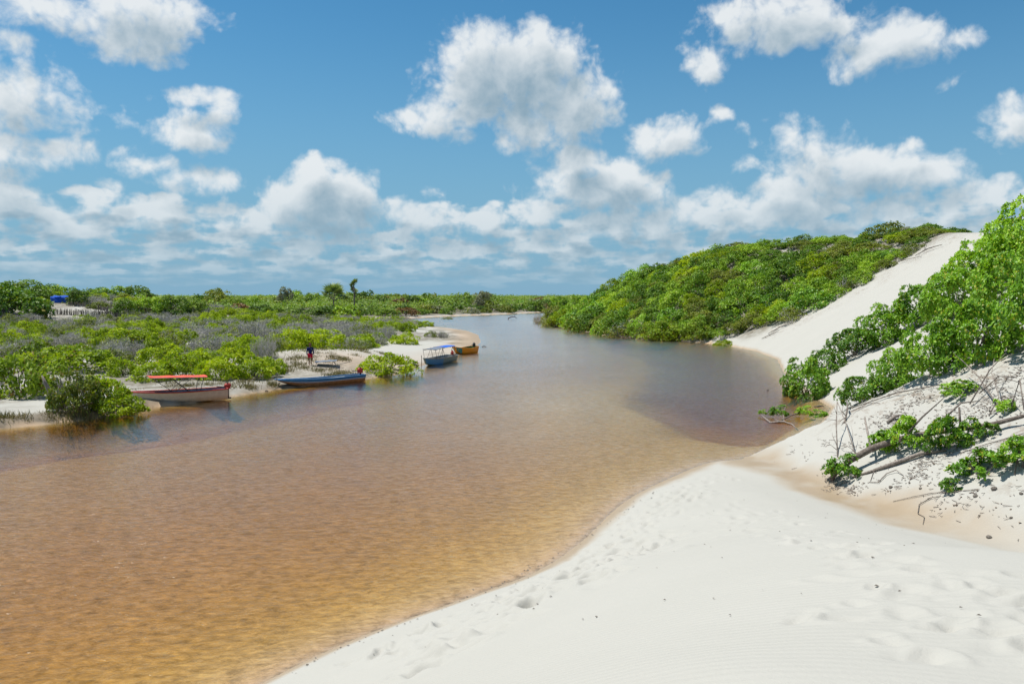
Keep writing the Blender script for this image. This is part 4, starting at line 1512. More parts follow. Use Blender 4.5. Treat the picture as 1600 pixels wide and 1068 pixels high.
# the long blue boat
r1, L = place_boat('long_boat', P(566, 594), P(438, 606), -.08, 'long narrow blue boat with red outboard motor beached on the sand')
rows = hull_rows(L, 1.15, .50, n=17, rake=.22, transom=.8, bowrise=.35, bowpt=.42, flat=.74, rocker=.5)
skin_rows(rows).build('hull', C_WOODB, r1, True)
inn = [[p + Vector((.06, 0, 0)) for p in r] for r in hull_rows(L - .12, 1.15, .49, n=17, rake=.22, transom=.8, bowrise=.35, bowpt=.42, flat=.74, rocker=.5, inset=.05)]
skin_rows(inn, True, True).build('interior', C_GREY, r1, True)
band_mesh(rows, .36, .97, .010).build('blue_side', C_BLUE, r1)
band_mesh(rows, .40, .44, .014).build('white_line', C_WHITE, r1)
rail_mesh(rows, .032).build('gunwale', C_BLUE, r1, True)
for t in (.12, .3, .48, .66, .84):
    Mesh().box((L * t, 0, .40 + .1 * max(0, t - .5)), (.24, .92 if t < .8 else .7, .03)).build('thwart', C_GREY, r1)
Mesh().box((L * .4, .08, .46), (2.4, .42, .035), Matrix.Rotation(.02, 3, 'Y')).build('board', C_GREY, r1)
Mesh().box((L * .945, 0, .60), (.5, .5, .03), Matrix.Rotation(-.18, 3, 'Y')).build('fore_deck', C_SKYB, r1)
motor(r1, .34, .05, .50, C_RED, 1.15)
Mesh().tube([(L * 1.0, 0, .55), (L * 1.06, .3, .25), (L * 1.16, .8, .12)], .014, 5).build('mooring_rope', C_ROPE, r1)

# the small boat under the blue canopy
r2_, L = place_boat('motor_boat', P(707, 563), P(664, 572), -.10, 'small blue and grey boat under a half blue canopy')
rows = hull_rows(L, 1.5, .62, bowrise=.35, rake=.15, transom=.8, bowpt=.12)
skin_rows(rows).build('hull', C_SKYB, r2_, True)
inn = [[p + Vector((.08, 0, 0)) for p in r] for r in hull_rows(L - .16, 1.5, .61, bowrise=.35, rake=.15, transom=.8, bowpt=.12, inset=.07)]
skin_rows(inn, True, True).build('interior', C_GREY, r2_, True)
band_mesh(rows[8:], .02, .70, .010).build('blue_bow', C_BLUE, r2_)
band_mesh(rows, .72, .98, .012).build('grey_strake', C_GREY, r2_)
rail_mesh(rows, .036).build('gunwale', C_GREY, r2_, True)
for t in (.22, .48, .72):
    Mesh().box((L * t, 0, .46), (.26, 1.15 if t < .6 else .85, .035)).build('thwart', C_SKYB, r2_)
canopy(r2_, L * .12, L * .50, .62, 1.62, C_CANBLUE, sag=.06)
canopy(r2_, L * .505, L * .86, .60, 1.60, C_GREYC, 'faded_canopy', -.05, .08)
for sx in (-1, 1):
    for (a, b) in ((.16, .14), (.34, .22), (.50, .60), (.72, .58), (.80, .86)):
        Mesh().tube([(L * a, sx * .62, .60), (L * b, sx * .60, 1.60)], .018, 5).build('canopy_pole', C_POLE, r2_)
motor(r2_, .10, .0, .56, C_RED, 1.0)

# the yellow boat
r3, L = place_boat('motor_boat', P(742, 550.5), P(709, 554.5), -.10, 'yellow boat with green inside and teal bow at the sand bar')
rows = hull_rows(L, 1.55, .66, bowrise=.55, sternrise=.25, rake=.3, transom=.7, bowpt=.1, rocker=.6)
skin_rows(rows).build('hull', C_ORANGE, r3, True)
inn = [[p + Vector((.08, 0, 0)) for p in r] for r in hull_rows(L - .16, 1.55, .65, bowrise=.55, sternrise=.25, rake=.3, transom=.7, bowpt=.1, rocker=.6, inset=.07)]
skin_rows(inn, True, True).build('interior', C_GREEN, r3, True)
band_mesh(rows[11:], .0, .96, .022).build('teal_bow', C_TEAL, r3)
rail_mesh(rows, .036).build('gunwale', C_ORANGE, r3, True)
for t in (.2, .45, .7):
    Mesh().box((L * t, 0, .50), (.28, 1.15 if t < .6 else .75, .035)).build('thwart', C_GREEN, r3)
motor(r3, .30, .0, .66, C_DARK, 1.1)

# ------------------------------------------------------------------ the walking person
def skin_body(name, verts, edges, radii, mat, parent, sub=1):
    me = bpy.data.meshes.new(name)
    me.from_pydata(verts, edges, [])
    o = link(name, me, mat, parent)
    md = o.modifiers.new('Skin', 'SKIN')
    md.use_smooth_shade = True
    for i, r in enumerate(radii):
        d = me.skin_vertices[0].data[i]
        d.radius = (r, r) if not hasattr(r, '__len__') else r
        d.use_root = (i == 0)
    if sub:
        s = o.modifiers.new('Subdivision', 'SUBSURF'); s.levels = sub; s.render_levels = sub
    return o


M_SKIN = paint('brown_skin', (.20, .095, .055), (.17, .08, .045), .55, .35, 20)
M_NAVY = paint('navy_cloth', (.012, .018, .085), (.016, .024, .11), .85, .1, 18)
M_SHORT = paint('red_cloth', (.62, .02, .055), (.52, .02, .05), .85, .1, 18)
M_HAIR = paint('brown_hair', (.10, .055, .025), (.15, .085, .04), .8, .2, 40)
M_EYE = paint('eye', (.02, .015, .012), None, .3, .5, 20)

px_, py_, pz_, _ = spot(485, 572)
man = empty('person', (px_, py_, pz_ - .01), R(22))
tag(man, 'person in a navy long sleeved shirt and red shorts walking barefoot on the left bank', 'person')
# facing -Y (towards the river), mid-stride: right leg ahead
V = [(0, 0, .93), (0, .0, 1.08), (0, .01, 1.25), (0, .015, 1.40), (0, .0, 1.50), (0, -.015, 1.56), (0, -.02, 1.64), (0, -.015, 1.70),      # 0-7 pelvis..head
     (-.10, .0, .88), (-.105, -.10, .50), (-.10, -.10, .09), (-.10, -.22, .035),                                                         # 8-11 right leg
     (.10, .0, .88), (.10, .03, .50), (.095, .24, .13), (.095, .14, .035),                                                               # 12-15 left leg
     (-.19, .015, 1.41), (-.25, .05, 1.14), (-.25, -.03, .90), (-.25, -.05, .82),                                                        # 16-19 right arm
     (.19, .015, 1.41), (.25, -.01, 1.14), (.25, -.12, .92), (.25, -.15, .84)]                                                           # 20-23 left arm
E = [(0, 1), (1, 2), (2, 3), (3, 4), (4, 5), (5, 6), (6, 7), (0, 8), (8, 9), (9, 10), (10, 11), (0, 12), (12, 13), (13, 14), (14, 15),
     (3, 16), (16, 17), (17, 18), (18, 19), (3, 20), (20, 21), (21, 22), (22, 23)]
RAD = [(.14, .10), (.13, .095), (.145, .10), (.14, .09), .055, .075, .092, .075, .085, .058, .038, .035, .085, .058, .038, .035, .055, .042, .032, .036, .055, .042, .032, .036]
for wrist, hand, sx in ((18, 19, -1), (22, 23, 1)):
    hx_, hy_, hz2 = V[hand]
    for f, (dx, dy, dz) in enumerate(((-.0, -.035, -.075), (.006, -.012, -.088), (.006, .010, -.082), (.0, .030, -.065), (-.02 * sx, -.05, -.03))):
        V += [(hx_ + dx * .5, hy_ + dy * .8, hz2 + dz * .5), (hx_ + dx, hy_ + dy, hz2 + dz)]
        E += [(hand, len(V) - 2), (len(V) - 2, len(V) - 1)]
        RAD += [.011, .008]
V.append((0, -.115, 1.635)); E.append((6, len(V) - 1)); RAD.append(.016)
skin_body('body', V, E, RAD, M_SKIN, man, 2)
sv = [(0, 0, .84), (0, 0, 1.06), (0, .01, 1.25), (0, .015, 1.40), (0, .005, 1.47), V[16], V[17], V[18], V[20], V[21], V[22]]
skin_body('shirt', sv, [(0, 1), (1, 2), (2, 3), (3, 4), (3, 5), (5, 6), (6, 7), (3, 8), (8, 9), (9, 10)],
          [(.165, .125), (.155, .12), (.17, .125), (.165, .115), .075, .075, .06, .05, .075, .06, .05], M_NAVY, man)
lv = [(0, 0, .95), V[8], (-.105, -.075, .60), V[12], (.10, .02, .60)]
skin_body('shorts', lv, [(0, 1), (1, 2), (0, 3), (3, 4)], [(.165, .125), .115, .10, .115, .10], M_SHORT, man)
Mesh().ball((0, .005, 1.715), (.098, .105, .085), 12, 7).ball((0, .05, 1.66), (.092, .075, .095), 12, 7).build('hair', M_HAIR, man, True)
for sx in (-1, 1):
    Mesh().ball((sx * .035, -.098, 1.665), .011, 8, 5).build('eye', M_EYE, man)
    Mesh().ball((sx * .094, -.01, 1.645), (.012, .024, .034), 8, 5).build('ear', M_SKIN, man)
Mesh().box((0, -.100, 1.595), (.045, .010, .010)).build('mouth', M_RUST, man)
Mesh().box((.07, -.128, 1.33), (.055, .008, .035)).build('badge', C_WTANK, man)

# ------------------------------------------------------------------ things on the left bank
x, y, zz, s = spot(508, 571)
t = empty('shade_sheet', (x, y, zz), R(8))
tag(t, 'grey blue cloth sheet on thin poles collapsed on the sand near the person', 'sheet')
canopy(t, -.75, .95, .62, .34, C_GREYC, 'cloth', .10, .05)
for (a, b) in (((-.7, -.6, -.05), (-.6, -.55, .33)), ((.9, -.6, -.05), (.8, -.5, .40)), ((.95, .55, .0), (2.1, .4, .30)), ((.2, -.6, -.05), (1.6, -1.4, -.1)), ((.6, -.5, .4), (1.2, -.9, -.05))):
    Mesh().tube([a, b], .02, 5).build('pole', C_POLE, t)
x, y, zz, s = spot(658.5, 572)
tag(Mesh().tube([(x, y, zz - .3), (x + .02, y, zz + .55), (x, y, zz + .95)], [.035, .03, .028], 6).build('mooring_post', M_WOOD), 'thin wooden post standing at the bow of the blue canopy boat', 'post')


def stick(name, pts, radii, label, cat, mat=None, sides=6, group=None):
    mb = Mesh().tube(pts, radii, sides)
    if name == 'dead_branch' and len(pts) > 2:
        for k in range(4):                                # side twigs that fork off the branch
            i = int(rng.integers(1, len(pts)))
            p, q_ = np.array(pts[i - 1], float), np.array(pts[i], float)
            s_ = p + (q_ - p) * rng.uniform(.2, .9)
            l_ = np.linalg.norm(q_ - p)
            dirn = norm((q_ - p) * rng.choice([-1, 1]) + rng.normal(size=3) * l_ * .7 + np.array([0, 0, .35 * l_]))
            e1 = s_ + dirn * l_ * rng.uniform(.2, .4)
            e2 = e1 + norm(dirn + rng.normal(size=3) * .5) * l_ * rng.uniform(.12, .3)
            r_ = radii[min(i, len(radii) - 1)] * .5
            mb.tube([s_, e1, e2], [r_, r_ * .7, r_ * .25], 5)
    o = mb.build(name, mat or M_WOOD, None, True)
    tag(o, label, cat, group)
    return o


def lay(pix, lift=0.0):
    out = []
    for q in pix:
        x, y, zz, s = spot(q[0], q[1])
        out.append((x, y, zz + (q[2] if len(q) > 2 else lift)))
    return out


# grey stump and driftwood at the left bank
x, y, zz, s = spot(95, 640)
t = empty('driftwood_stump', (x, y, zz))
tag(t, 'grey weathered stump with upright prongs at the edge of the left bank', 'stump')
Mesh().tube([(0, 0, -.2), (.02, .0, .6), (.0, .05, 1.15), (.03, 0, 1.45)], [.22, .17, .12, .03], 8).build('trunk', M_WOOD, t, True)
Mesh().tube([(-.25, .1, -.1), (-.5, .1, .7), (-.85, .15, 1.35), (-.98, .1, 1.75)], [.15, .12, .09, .03], 7).build('prong', M_WOOD, t, True)
Mesh().tube([(.1, .1, .1), (-.2, .3, .7), (-.15, .3, 1.5)], [.12, .09, .03], 6).build('prong', M_WOOD, t, True)
Mesh().tube([(.3, 0, -.05), (.9, -.1, .12), (1.7, .1, .35), (2.2, .4, .3)], [.12, .09, .06, .02], 6).build('root', M_WOOD, t, True)

# blue tarp shelter and white sheet on the rise
x, y, zz, s = spot(92, 474)
t = empty('tarp_shelter', (x, y, zz), R(12))
tag(t, 'bright blue tarp shelter among the trees on the far left rise', 'shelter')
W_, H_ = 23 * s, 9.5 * s
mb = Mesh()
for i in range(9):
    for j in range(5):
        a, b = i / 8 - .5, j / 4
        mb.v.append(Vector((a * W_, -.25 * (1 - b) + .12 * math.sin(7 * a + 2 * b), b * H_ * (1 + .06 * math.sin(9 * a)))))
for i in range(8):
    for j in range(4):
        k = i * 5 + j
        mb.f.append((k, k + 5, k + 6, k + 1))
wall_ = mb.build('tarp_wall', C_TARP, t, True)
sd = wall_.modifiers.new('Solidify', 'SOLIDIFY'); sd.thickness = .03
mb = Mesh()
for i in range(9):
    for j in range(4):
        a, b = i / 8 - .5, j / 3
        mb.v.append(Vector((a * W_, b * 2.2, H_ * (1.02 + .06 * math.sin(9 * a)) + .25 * b - .12 * math.sin(b * 3.1))))
for i in range(8):
    for j in range(3):
        k = i * 4 + j
        mb.f.append((k, k + 4, k + 5, k + 1))
rf = mb.build('tarp_roof', C_TARP, t, True)
sd = rf.modifiers.new('Solidify', 'SOLIDIFY'); sd.thickness = .03
for (a, b) in ((-.5, 0), (.5, 0), (-.5, 2.2), (.5, 2.2)):
    Mesh().tube([(a * W_, b, -.2), (a * W_, b, H_ * 1.05)], .05, 6).build('pole', M_WOOD, t)
x, y, zz, s = spot(102, 473)
t = Mesh().box((0, 0, 4 * s), (6 * s, .5, 7 * s)).box((0, 0, 7.7 * s), (6.6 * s, .6, .1)).build('white_water_tank', C_WTANK)
t.location = (x, y, zz)
tag(t, 'small white box standing right beside the blue tarp', 'box')


# stick fences round the clearing
def stick_fence(pix, n, hpx, label):
    w = np.array([spot(*q)[:2] for q in pix])
    seg = np.r_[0, np.cumsum(np.hypot(*np.diff(w, axis=0).T))]
    x0, y0 = w[0]
    root = empty('stick_fence', (x0, y0, ground_z(x0, y0)))
    tag(root, label, 'fence', 'stick fences of the clearing')
    meshes = [Mesh().tube([(0, 0, -.25), (g_ * .06, .02, .6), (g_ * .03, 0, 1.0)], [.06, .055, .04], 5).data('stake') for g_ in (-1, 0, 1)]
    for k in range(n):
        s_ = seg[-1] * (k + .5) / n + rng.uniform(-.1, .1)
        px, py = np.interp(s_, seg, w[:, 0]), np.interp(s_, seg, w[:, 1])
        o = link('stake', meshes[k % 3], M_BARK, root)
        o.location = (px - x0, py - y0, ground_z(px, py) - ground_z(x0, y0))
        hh = hpx * py / FPX * rng.uniform(.75, 1.2)
        o.scale = (1.25, 1.25, hh); o.rotation_euler = (rng.normal() * .06, rng.normal() * .08, rng.uniform(0, 6))
    rail = [(np.interp(s_, seg, w[:, 0]) - x0, np.interp(s_, seg, w[:, 1]) - y0) for s_ in np.linspace(0, seg[-1], 12)]
    Mesh().tube([(a, b + .08, ground_z(a + x0, b + y0) - ground_z(x0, y0) + .6) for a, b in rail], .03, 5).build('rail', M_WOOD, root)


stick_fence([(56, 491), (100, 492), (150, 493), (190, 496)], 96, 9, 'long grey stick fence along the foot of the sandy clearing')
stick_fence([(106, 478), (140, 481), (165, 486), (192, 490)], 58, 7, 'shorter stick fence crossing the sandy clearing below the thin bush')

# palms beyond the flat
M_FROND = leaf_mat('palm_fronds', (.10, .16, .05), (.19, .27, .08), (.30, .37, .12), None, 0, .25)


def palm(u, v, top, label, fans, spread, droop, seed, elev, trunk_share, column=False):
    x, y = at_y(u, 470, 238.0)[:2]
    zz = ground_z(x, y)
    H = at_y(u, top, 238.0)[2] - zz
    root = empty('palm_tree', (x, y, zz))
    tag(root, label, 'palm')
    gg = np.random.default_rng(seed)
    th = H * trunk_share
    Mesh().tube([(0, 0, -.3), (.1, 0, th * .5), (.05, 0, th)], [.26, .2, .17], 8).build('trunk', M_BARK, root, True)
    for k in range(fans):
        a = 6.283 * k / fans + gg.uniform(-.2, .2)
        el = gg.uniform(*elev)
        ln = spread * gg.uniform(.8, 1.15)
        d = np.array([math.cos(a) * math.cos(el), math.sin(a) * math.cos(el), math.sin(el)])
        st = np.array([.05, 0, th if not column else H * (.45 + .42 * (k + .5) / fans)])
        end = st + d * ln * .62
        ln2 = ln * .42
        n = 15
        pos = np.repeat(end[None], n, 0)
        sidev = norm(np.cross(d, np.array([0, 0, 1.0])) + 1e-3)
        upv = np.cross(sidev, d)
        ang = np.linspace(-1.7, 1.7, n)[:, None]
        al = d * np.cos(ang) + sidev * np.sin(ang) - np.array([0, 0, droop]) * (.3 + np.abs(np.sin(ang)))
        nn = np.repeat(upv[None], n, 0) + gg.normal(size=(n, 3)) * .15
        me = leaf_mesh('frond', pos, norm(nn), norm(al), ln2, ln2 * .24, gg.uniform(.2, .9, n), 'blade')
        f = link('frond', me, M_FROND, root)
        Mesh().tube([st, st * .5 + end * .5 + np.array([0, 0, .1]), end], [.09, .07, .05], 4).build('frond_stalk', M_BARK, f)


palm(521, 470, 437, 'fan palm with spreading crown rising over the far wood', 15, 5.6, .10, 3, (-.05, 1.3), .42)
palm(553, 470, 436, 'slim palm with a narrow upright crown right of the fan palm', 18, 2.3, .35, 9, (.75, 1.4), .80, True)

# ------------------------------------------------------------------ wood in the water
x, y = P(1228, 660)
t = empty('fallen_branch', (x, y, 0))
tag(t, 'dead branch with two leafy tufts lying in the shallow cove', 'branch')
q = lambda u, v, z_=.05: tuple(np.array([*P(u, v), z_]) - np.array([x, y, 0]))
Mesh().tube([q(1190, 652, .12), q(1203, 660, .0), q(1225, 661, .08), q(1238, 664, .03), q(1247, 670, -.05)], [.03, .06, .055, .04, .02], 6).build('limb', M_WOOD, t, True)
Mesh().tube([q(1216, 661), q(1235, 655, .2), q(1252, 652, .28), q(1258, 648, .4)], [.045, .04, .03, .015], 6).build('limb', M_WOOD, t, True)
Mesh().tube([q(1225, 661), q(1224, 652, .3), q(1228, 648, .5)], [.03, .02, .01], 5).build('twig', M_WOOD, t, True)
for (u, v, sc_) in ((1216, 653, .62), (1256, 652, .55), (1191, 650, .28)):
    c = link('leaf_tuft', SMALLB[0], M_BROAD, t); c.location = q(u, v, .1); c.scale = (sc_ * .8, sc_ * .8, sc_)
x, y = P(1172, 535)
t = empty('dead_sticks', (x, y, 0))
tag(t, 'thin dead sticks poking out of the shallows at the foot of the bare sand slope', 'stick')
for (dx, dy, hx2, hz2) in ((0, 0, .1, 1.1), (-.5, .3, .9, .25), (.3, -.4, -1.2, .3), (-3.5, -1, -1.2, .35), (2, -1.5, .5, .4)):
    Mesh().tube([(dx, dy, -.3), (dx + hx2 * .5, dy + .1, hz2 * .6), (dx + hx2, dy, hz2)], [.045, .035, .015], 5).build('twig', M_WOOD, t, True)
x, y = P(800, 499)
t = empty('driftwood', (x, y, 0)); tag(t, 'dark arched driftwood standing in the far river bend', 'driftwood')
Mesh().tube([(-1.1, 0, -.2), (-1.0, 0, .35), (-.2, .1, .75), (.7, 0, .8), (1.4, .1, .3)], [.12, .13, .13, .1, .05], 6).build('limb', M_POLE if False else C_POLE, t, True)
Mesh().tube([(.6, 0, .8), (.8, .1, 1.3)], [.06, .03], 5).build('twig', C_POLE, t)
x, y = P(756, 542)
stick('floating_stick', [(x - .25, y, 0), (x, y, .12), (x + .3, y + .1, .02)], [.05, .06, .03], 'small dark stick floating right of the yellow boat', 'stick', C_POLE)
x, y = P(1280, 636)
stick('stranded_stick', [(x - .3, y, .04), (x, y, .06), (x + .3, y + .05, .05)], [.03, .05, .02], 'short dark stick stranded on the wet sand of the cove', 'stick', C_POLE)
for (u, v, w_) in ((395, 608, 8), (416, 611, 5), (1200, 610, 4)):
    x, y = P(u, v)
    stick('floating_stick', [(x - w_ * .02, y, .0), (x, y, .05), (x + w_ * .02, y + .1, .01)], [.02, .035, .015],
          {395: 'long dark stick floating left of the long blue boat', 416: 'short dark stick floating just off the blue bow', 1200: 'tiny twig floating over the dark pool by the water edge shrub'}[u], 'stick', C_POLE)

# ------------------------------------------------------------------ fallen trunk, branches and roots on the near right slope
pts = lay([(1297, 757, .05), (1306, 752, .22), (1328, 742, .42), (1362, 727, .48), (1400, 714, .45), (1440, 703, .36), (1490, 690, .30), (1545, 678, .28), (1610, 668, .3)])
x, y, zz = pts[0]
t = empty('fallen_tree', (x, y, zz))
tag(t, 'long grey fallen trunk sprouting leaf tufts across the sand slope', 'fallen tree')
rel = lambda ps: [tuple(np.array(p_) - np.array([x, y, zz])) for p_ in ps]
Mesh().tube(rel(pts), [.07, .09, .105, .105, .095, .085, .075, .07, .05], 9).build('trunk', M_WOOD, t, True)
pts2 = lay([(1332, 750, .04), (1365, 740, .06), (1400, 728, .1), (1440, 716, .12), (1478, 706, .05)])
Mesh().tube(rel(pts2), [.025, .045, .06, .06, .03], 7).build('limb', M_WOOD, t, True)
for i, pp in enumerate(([(1405, 716, .4), (1440, 690, .7), (1475, 668, .9)], [(1450, 703, .4), (1500, 672, .75), (1530, 655, .5)], [(1500, 690, .3), (1497, 684, .9)], [(1360, 728, .5), (1350, 700, .9)])):
    Mesh().tube(rel(lay(pp)), [.04, .03, .012], 5).build('limb', M_WOOD, t, True)
for i, (u, v, w_, h_) in enumerate(((1315, 748, 56, 38), (1368, 714, 44, 34), (1384, 706, 44, 30), (1422, 708, 58, 52), (1488, 702, 64, 52), (1516, 690, 40, 34), (1455, 706, 40, 30), (1545, 684, 36, 24))):
    a = spot(u, v)
    c = link('leaf_tuft', SMALLB[i % 3], M_BROAD, t)
    if i == 0:
        c['label'] = 'reddish tinged leaf tuft at the foot of the trunk'
    c.location = rel([(a[0], a[1], a[2] + .05)])[0]
    c.scale = (w_ * a[3] / 2.0, w_ * a[3] / 2.0, h_ * a[3] / 1.0); c.rotation_euler = (0, 0, i * 1.3)

slope_shrub(1535, 748, 96, 50, 'low shrub with round leaves on the sand below the fallen trunk', False, 1)
slope_shrub(1598, 736, 70, 52, 'low shrub cut by the right edge below the fallen trunk', False, 2)
slope_shrub(1490, 768, 34, 24, 'small leafy sprig at the lower tip of the round leaved shrub', False, 0)
slope_shrub(1278, 652, 26, 14, 'tiny yellowish sprig at the rim of the cove', False, 0)
slope_shrub(1570, 640, 40, 24, 'small sprig among the dead branches on the upper slope', False, 1)
slope_shrub(1500, 620, 60, 26, 'sparse yellowish shrub under the large green mass', False, 2)

STICKS = [
    ('dead_branch', [(1307, 672, 1.0), (1306, 690, .55), (1309, 716, -.05)], [.022, .03, .035], 'upright bent stick forming a peak with another on the slope'),
    ('dead_branch', [(1307, 672, 1.0), (1322, 692, .55), (1340, 722, -.02)], [.018, .026, .03], 'slanting straight stick meeting the bent upright one'),
    ('dead_branch', [(1320, 666, .02), (1324, 650, .3), (1322, 640, .5)], [.04, .045, .03], 'short thick stick under the lowest leading shrub'),
    ('dead_root', [(1357, 757, .02), (1372, 758, .05), (1385, 748, .06), (1400, 743, .10), (1412, 748, .02)], [.012, .022, .024, .02, .01], 'hooked root lying below the fallen trunk'),
    ('dead_root', [(1360, 757, .02), (1365, 742, .04), (1372, 735, .03)], [.012, .014, .008], 'short curved root beside the hooked one'),
    ('dead_root', [(1395, 788, .02), (1425, 783, .04), (1455, 777, .04), (1490, 772, .04), (1530, 768, .03)], [.01, .014, .018, .018, .012], 'long thin root running level across the lower slope'),
    ('dead_root', [(1455, 779, .03), (1436, 790, .04), (1434, 805, .03), (1444, 812, .03), (1442, 820, .02)], [.014, .016, .014, .012, .008], 'thin root dropping in an S towards the near dune'),
    ('dead_root', [(1470, 776, .03), (1450, 784, .06), (1446, 790, .02)], [.012, .014, .01], 'short root beside the S shaped one'),
    ('dead_root', [(1500, 712, .02), (1540, 700, .05), (1600, 683, .05)], [.014, .02, .02], 'long straight root above the round leaved shrub'),
    ('dead_root', [(1505, 728, .02), (1520, 712, .12), (1538, 704, .05)], [.012, .016, .01], 'forked root left of the round leaved shrub'),
    ('dead_branch', [(1386, 668, .05), (1398, 660, .12), (1404, 655, .10)], [.07, .09, .06], 'thick brown log end on the middle of the slope'),
    ('dead_branch', [(1420, 664, .03), (1432, 656, .05)], [.04, .03], 'short brown stick beside the thick log end'),
    ('dead_branch', [(1330, 640, .1), (1400, 622, .12), (1470, 606, .1)], [.02, .035, .02], 'dead limb lying along the underside of the large green mass'),
    ('dead_branch', [(1500, 600, .8), (1528, 618, .5), (1560, 640, .1)], [.018, .03, .03], 'bare grey branch arching over the upper slope'),
    ('dead_branch', [(1515, 640, .1), (1545, 612, .6), (1570, 596, .9)], [.03, .025, .01], 'bare grey branch crossing the arching one'),
    ('dead_branch', [(1530, 630, .3), (1560, 622, .6), (1598, 628, .5)], [.025, .022, .01], 'bare grey branch reaching to the right edge'),
    ('dead_branch', [(1580, 648, .2), (1592, 630, .7), (1600, 650, .1)], [.03, .04, .03], 'forked grey branch at the right edge above the fallen trunk'),
    ('dead_branch', [(1545, 655, .1), (1560, 640, .4), (1548, 620, .7), (1552, 606, .9)], [.03, .025, .018, .01], 'upright bare branch beside the forked one'),
    ('dead_branch', [(1585, 745, .05), (1592, 722, .25), (1600, 712, .35)], [.02, .025, .02], 'slanting stem holding the shrub at the right edge'),
    ('dead_branch', [(1200, 524, .1), (1222, 514, .3), (1240, 506, .2)], [.05, .09, .05], 'brown dead wood on the lower bare slope by the thicket'),
    ('dead_branch', [(1190, 532, .1), (1206, 526, .2), (1216, 520, .1)], [.04, .07, .03], 'brown dead stick at the foot of the bare slope'),
    ('dead_branch', [(1430, 402, .2), (1450, 394, .4), (1472, 388, .3)], [.05, .09, .05], 'dead wood across the upper bare slope'),
    ('dead_branch', [(1385, 420, .2), (1410, 412, .3), (1440, 404, .2)], [.04, .07, .03], 'dead wood strip just under the upper thicket edge'),
]
for nm, pix, rad, lab in STICKS:
    stick(nm, lay(pix), [k * .72 for k in rad], lab, 'root' if 'root' in nm else 'branch', M_WOOD, 6)
PODS = [(1392, 764, .09), (1553, 765, .12), (1545, 843, .10), (1438, 767, .07), (1416, 670, .07), (1524, 776, .10), (1595, 778, .07), (1470, 660, .07), (1580, 812, .06), (1530, 808, .05)]
PLAB = ['dark clod alone in the middle of the lower slope', 'dark clod under the round leaved shrub', 'largest dark clod low on the slope near the dune', 'grey clod above the long thin root',
        'brown clod beside the thick log end', 'brown crumbling clod left below the round leaved shrub', 'dark clod at the right edge under the cut shrub', 'brown clod in the debris above the trunk',
        'small dark clod near the right edge of the lower slope', 'tiny dark clod between root and dune']
for (u, v, r), lab in zip(PODS, PLAB):
    r *= .68
    x, y, zz, s = spot(u, v)
    mb = Mesh().ball((0, 0, 0), (r, r * .85, r * .7), 10, 7)
    mb.v = [p * (1 + .35 * (rng.uniform() - .5)) for p in mb.v]
    o = mb.build('clod', M_BARK, None, True); o.location = (x, y, zz + r * .3)
    tag(o, lab, 'clod')

# ------------------------------------------------------------------ what nobody could count: grasses, litter
def scatter_stuff(name, pts, mat, kind='twig', size=.12, n_each=1):
    g_ = np.random.default_rng(len(pts))
    mb = Mesh()
    for (x, y) in pts:
        zz = ground_z(x, y)
        a = g_.uniform(0, 6.283); l = size * g_.uniform(.4, 1.5)
        d = Vector((math.cos(a) * l, math.sin(a) * l, g_.uniform(-.02, .12) * l))
        p = Vector((x, y, zz + .012))
        if kind == 'twig':
            mb.tube([p - d * .5, p + d * .5 + Vector((0, 0, l * .08))], [size * .07, size * .04], 3, cap=False)
        else:
            sdv = Vector((-d.y, d.x, 0)) * .4
            mb.v += [p - d * .5, p + sdv + Vector((0, 0, l * .15)), p + d * .5, p - sdv + Vector((0, 0, l * .1))]
            b = len(mb.v) - 4
            mb.f.append((b, b + 1, b + 2, b + 3))
    o = mb.build(name, mat)
    tag(o, kind='stuff')


gg = np.random.default_rng(90)
lx, ly = gg.uniform(9, 27, 30000), gg.uniform(11, 42, 30000)
_, lsr, _, _, _, _ = height(lx, ly)
ok = (lsr > 0) & (lsr < 11) & (fbm(lx * .5, ly * .5, 3, 95) > gg.uniform(-.04, .26, len(lx)))
pts = list(zip(lx[ok], ly[ok]))[:1500]
for (u, v, rad, n) in ((1405, 645, 26, 150), (1440, 620, 40, 220), (1380, 655, 24, 120), (1500, 655, 40, 200), (1545, 605, 46, 260), (1570, 640, 40, 220), (1420, 738, 40, 140), (1480, 705, 30, 120),
                       (1330, 765, 40, 120), (1500, 782, 60, 110), (1310, 700, 20, 50), (1590, 590, 40, 200), (1460, 735, 40, 100), (1540, 720, 40, 120), (1300, 760, 24, 90)):
    for k in range(int(n * .75)):
        uu, vv = u + gg.normal() * rad * .6, v + gg.normal() * rad * .28
        if k % 12 == 0:
            cx_, cy_ = ground_at_px(uu, vv)
        pts.append((cx_ + gg.normal() * .16, cy_ + gg.normal() * .16))
pts = [pts[i] for i in gg.permutation(len(pts))]
scatter_stuff('twig_litter', pts[:2300], M_WOOD, 'twig', .15)
scatter_stuff('leaf_litter', pts[2300:], M_RUST if False else bark_mat('dead_leaves', (.10, .062, .038), (.27, .18, .11)), 'leaf', .07)
lx, ly = gg.uniform(-3, 9, 600), gg.uniform(3.5, 29, 600)
_, lsr, _, _, _, _ = height(lx, ly)
pts = [(x, y) for x, y, s_ in zip(lx, ly, lsr) if s_ < 0 and ground_z(x, y) > .12][:130]      # specks on the near dune
scatter_stuff('dune_litter', pts, M_BARK, 'leaf', .034)
pts = []
while len(pts) < 110:                                    # strand line at the water's edge
    t_ = gg.uniform()
    x, y = -3.9 + 7.9 * t_ + gg.normal() * .1, 12.75 + 12.4 * t_
    for k in range(14):
        if ground_z(x, y) < .16:
            x += .05; y -= .03
    pts.append((x + gg.normal() * .12, y + gg.normal() * .12))
scatter_stuff('strand_litter', pts, M_BARK, 'leaf', .045)


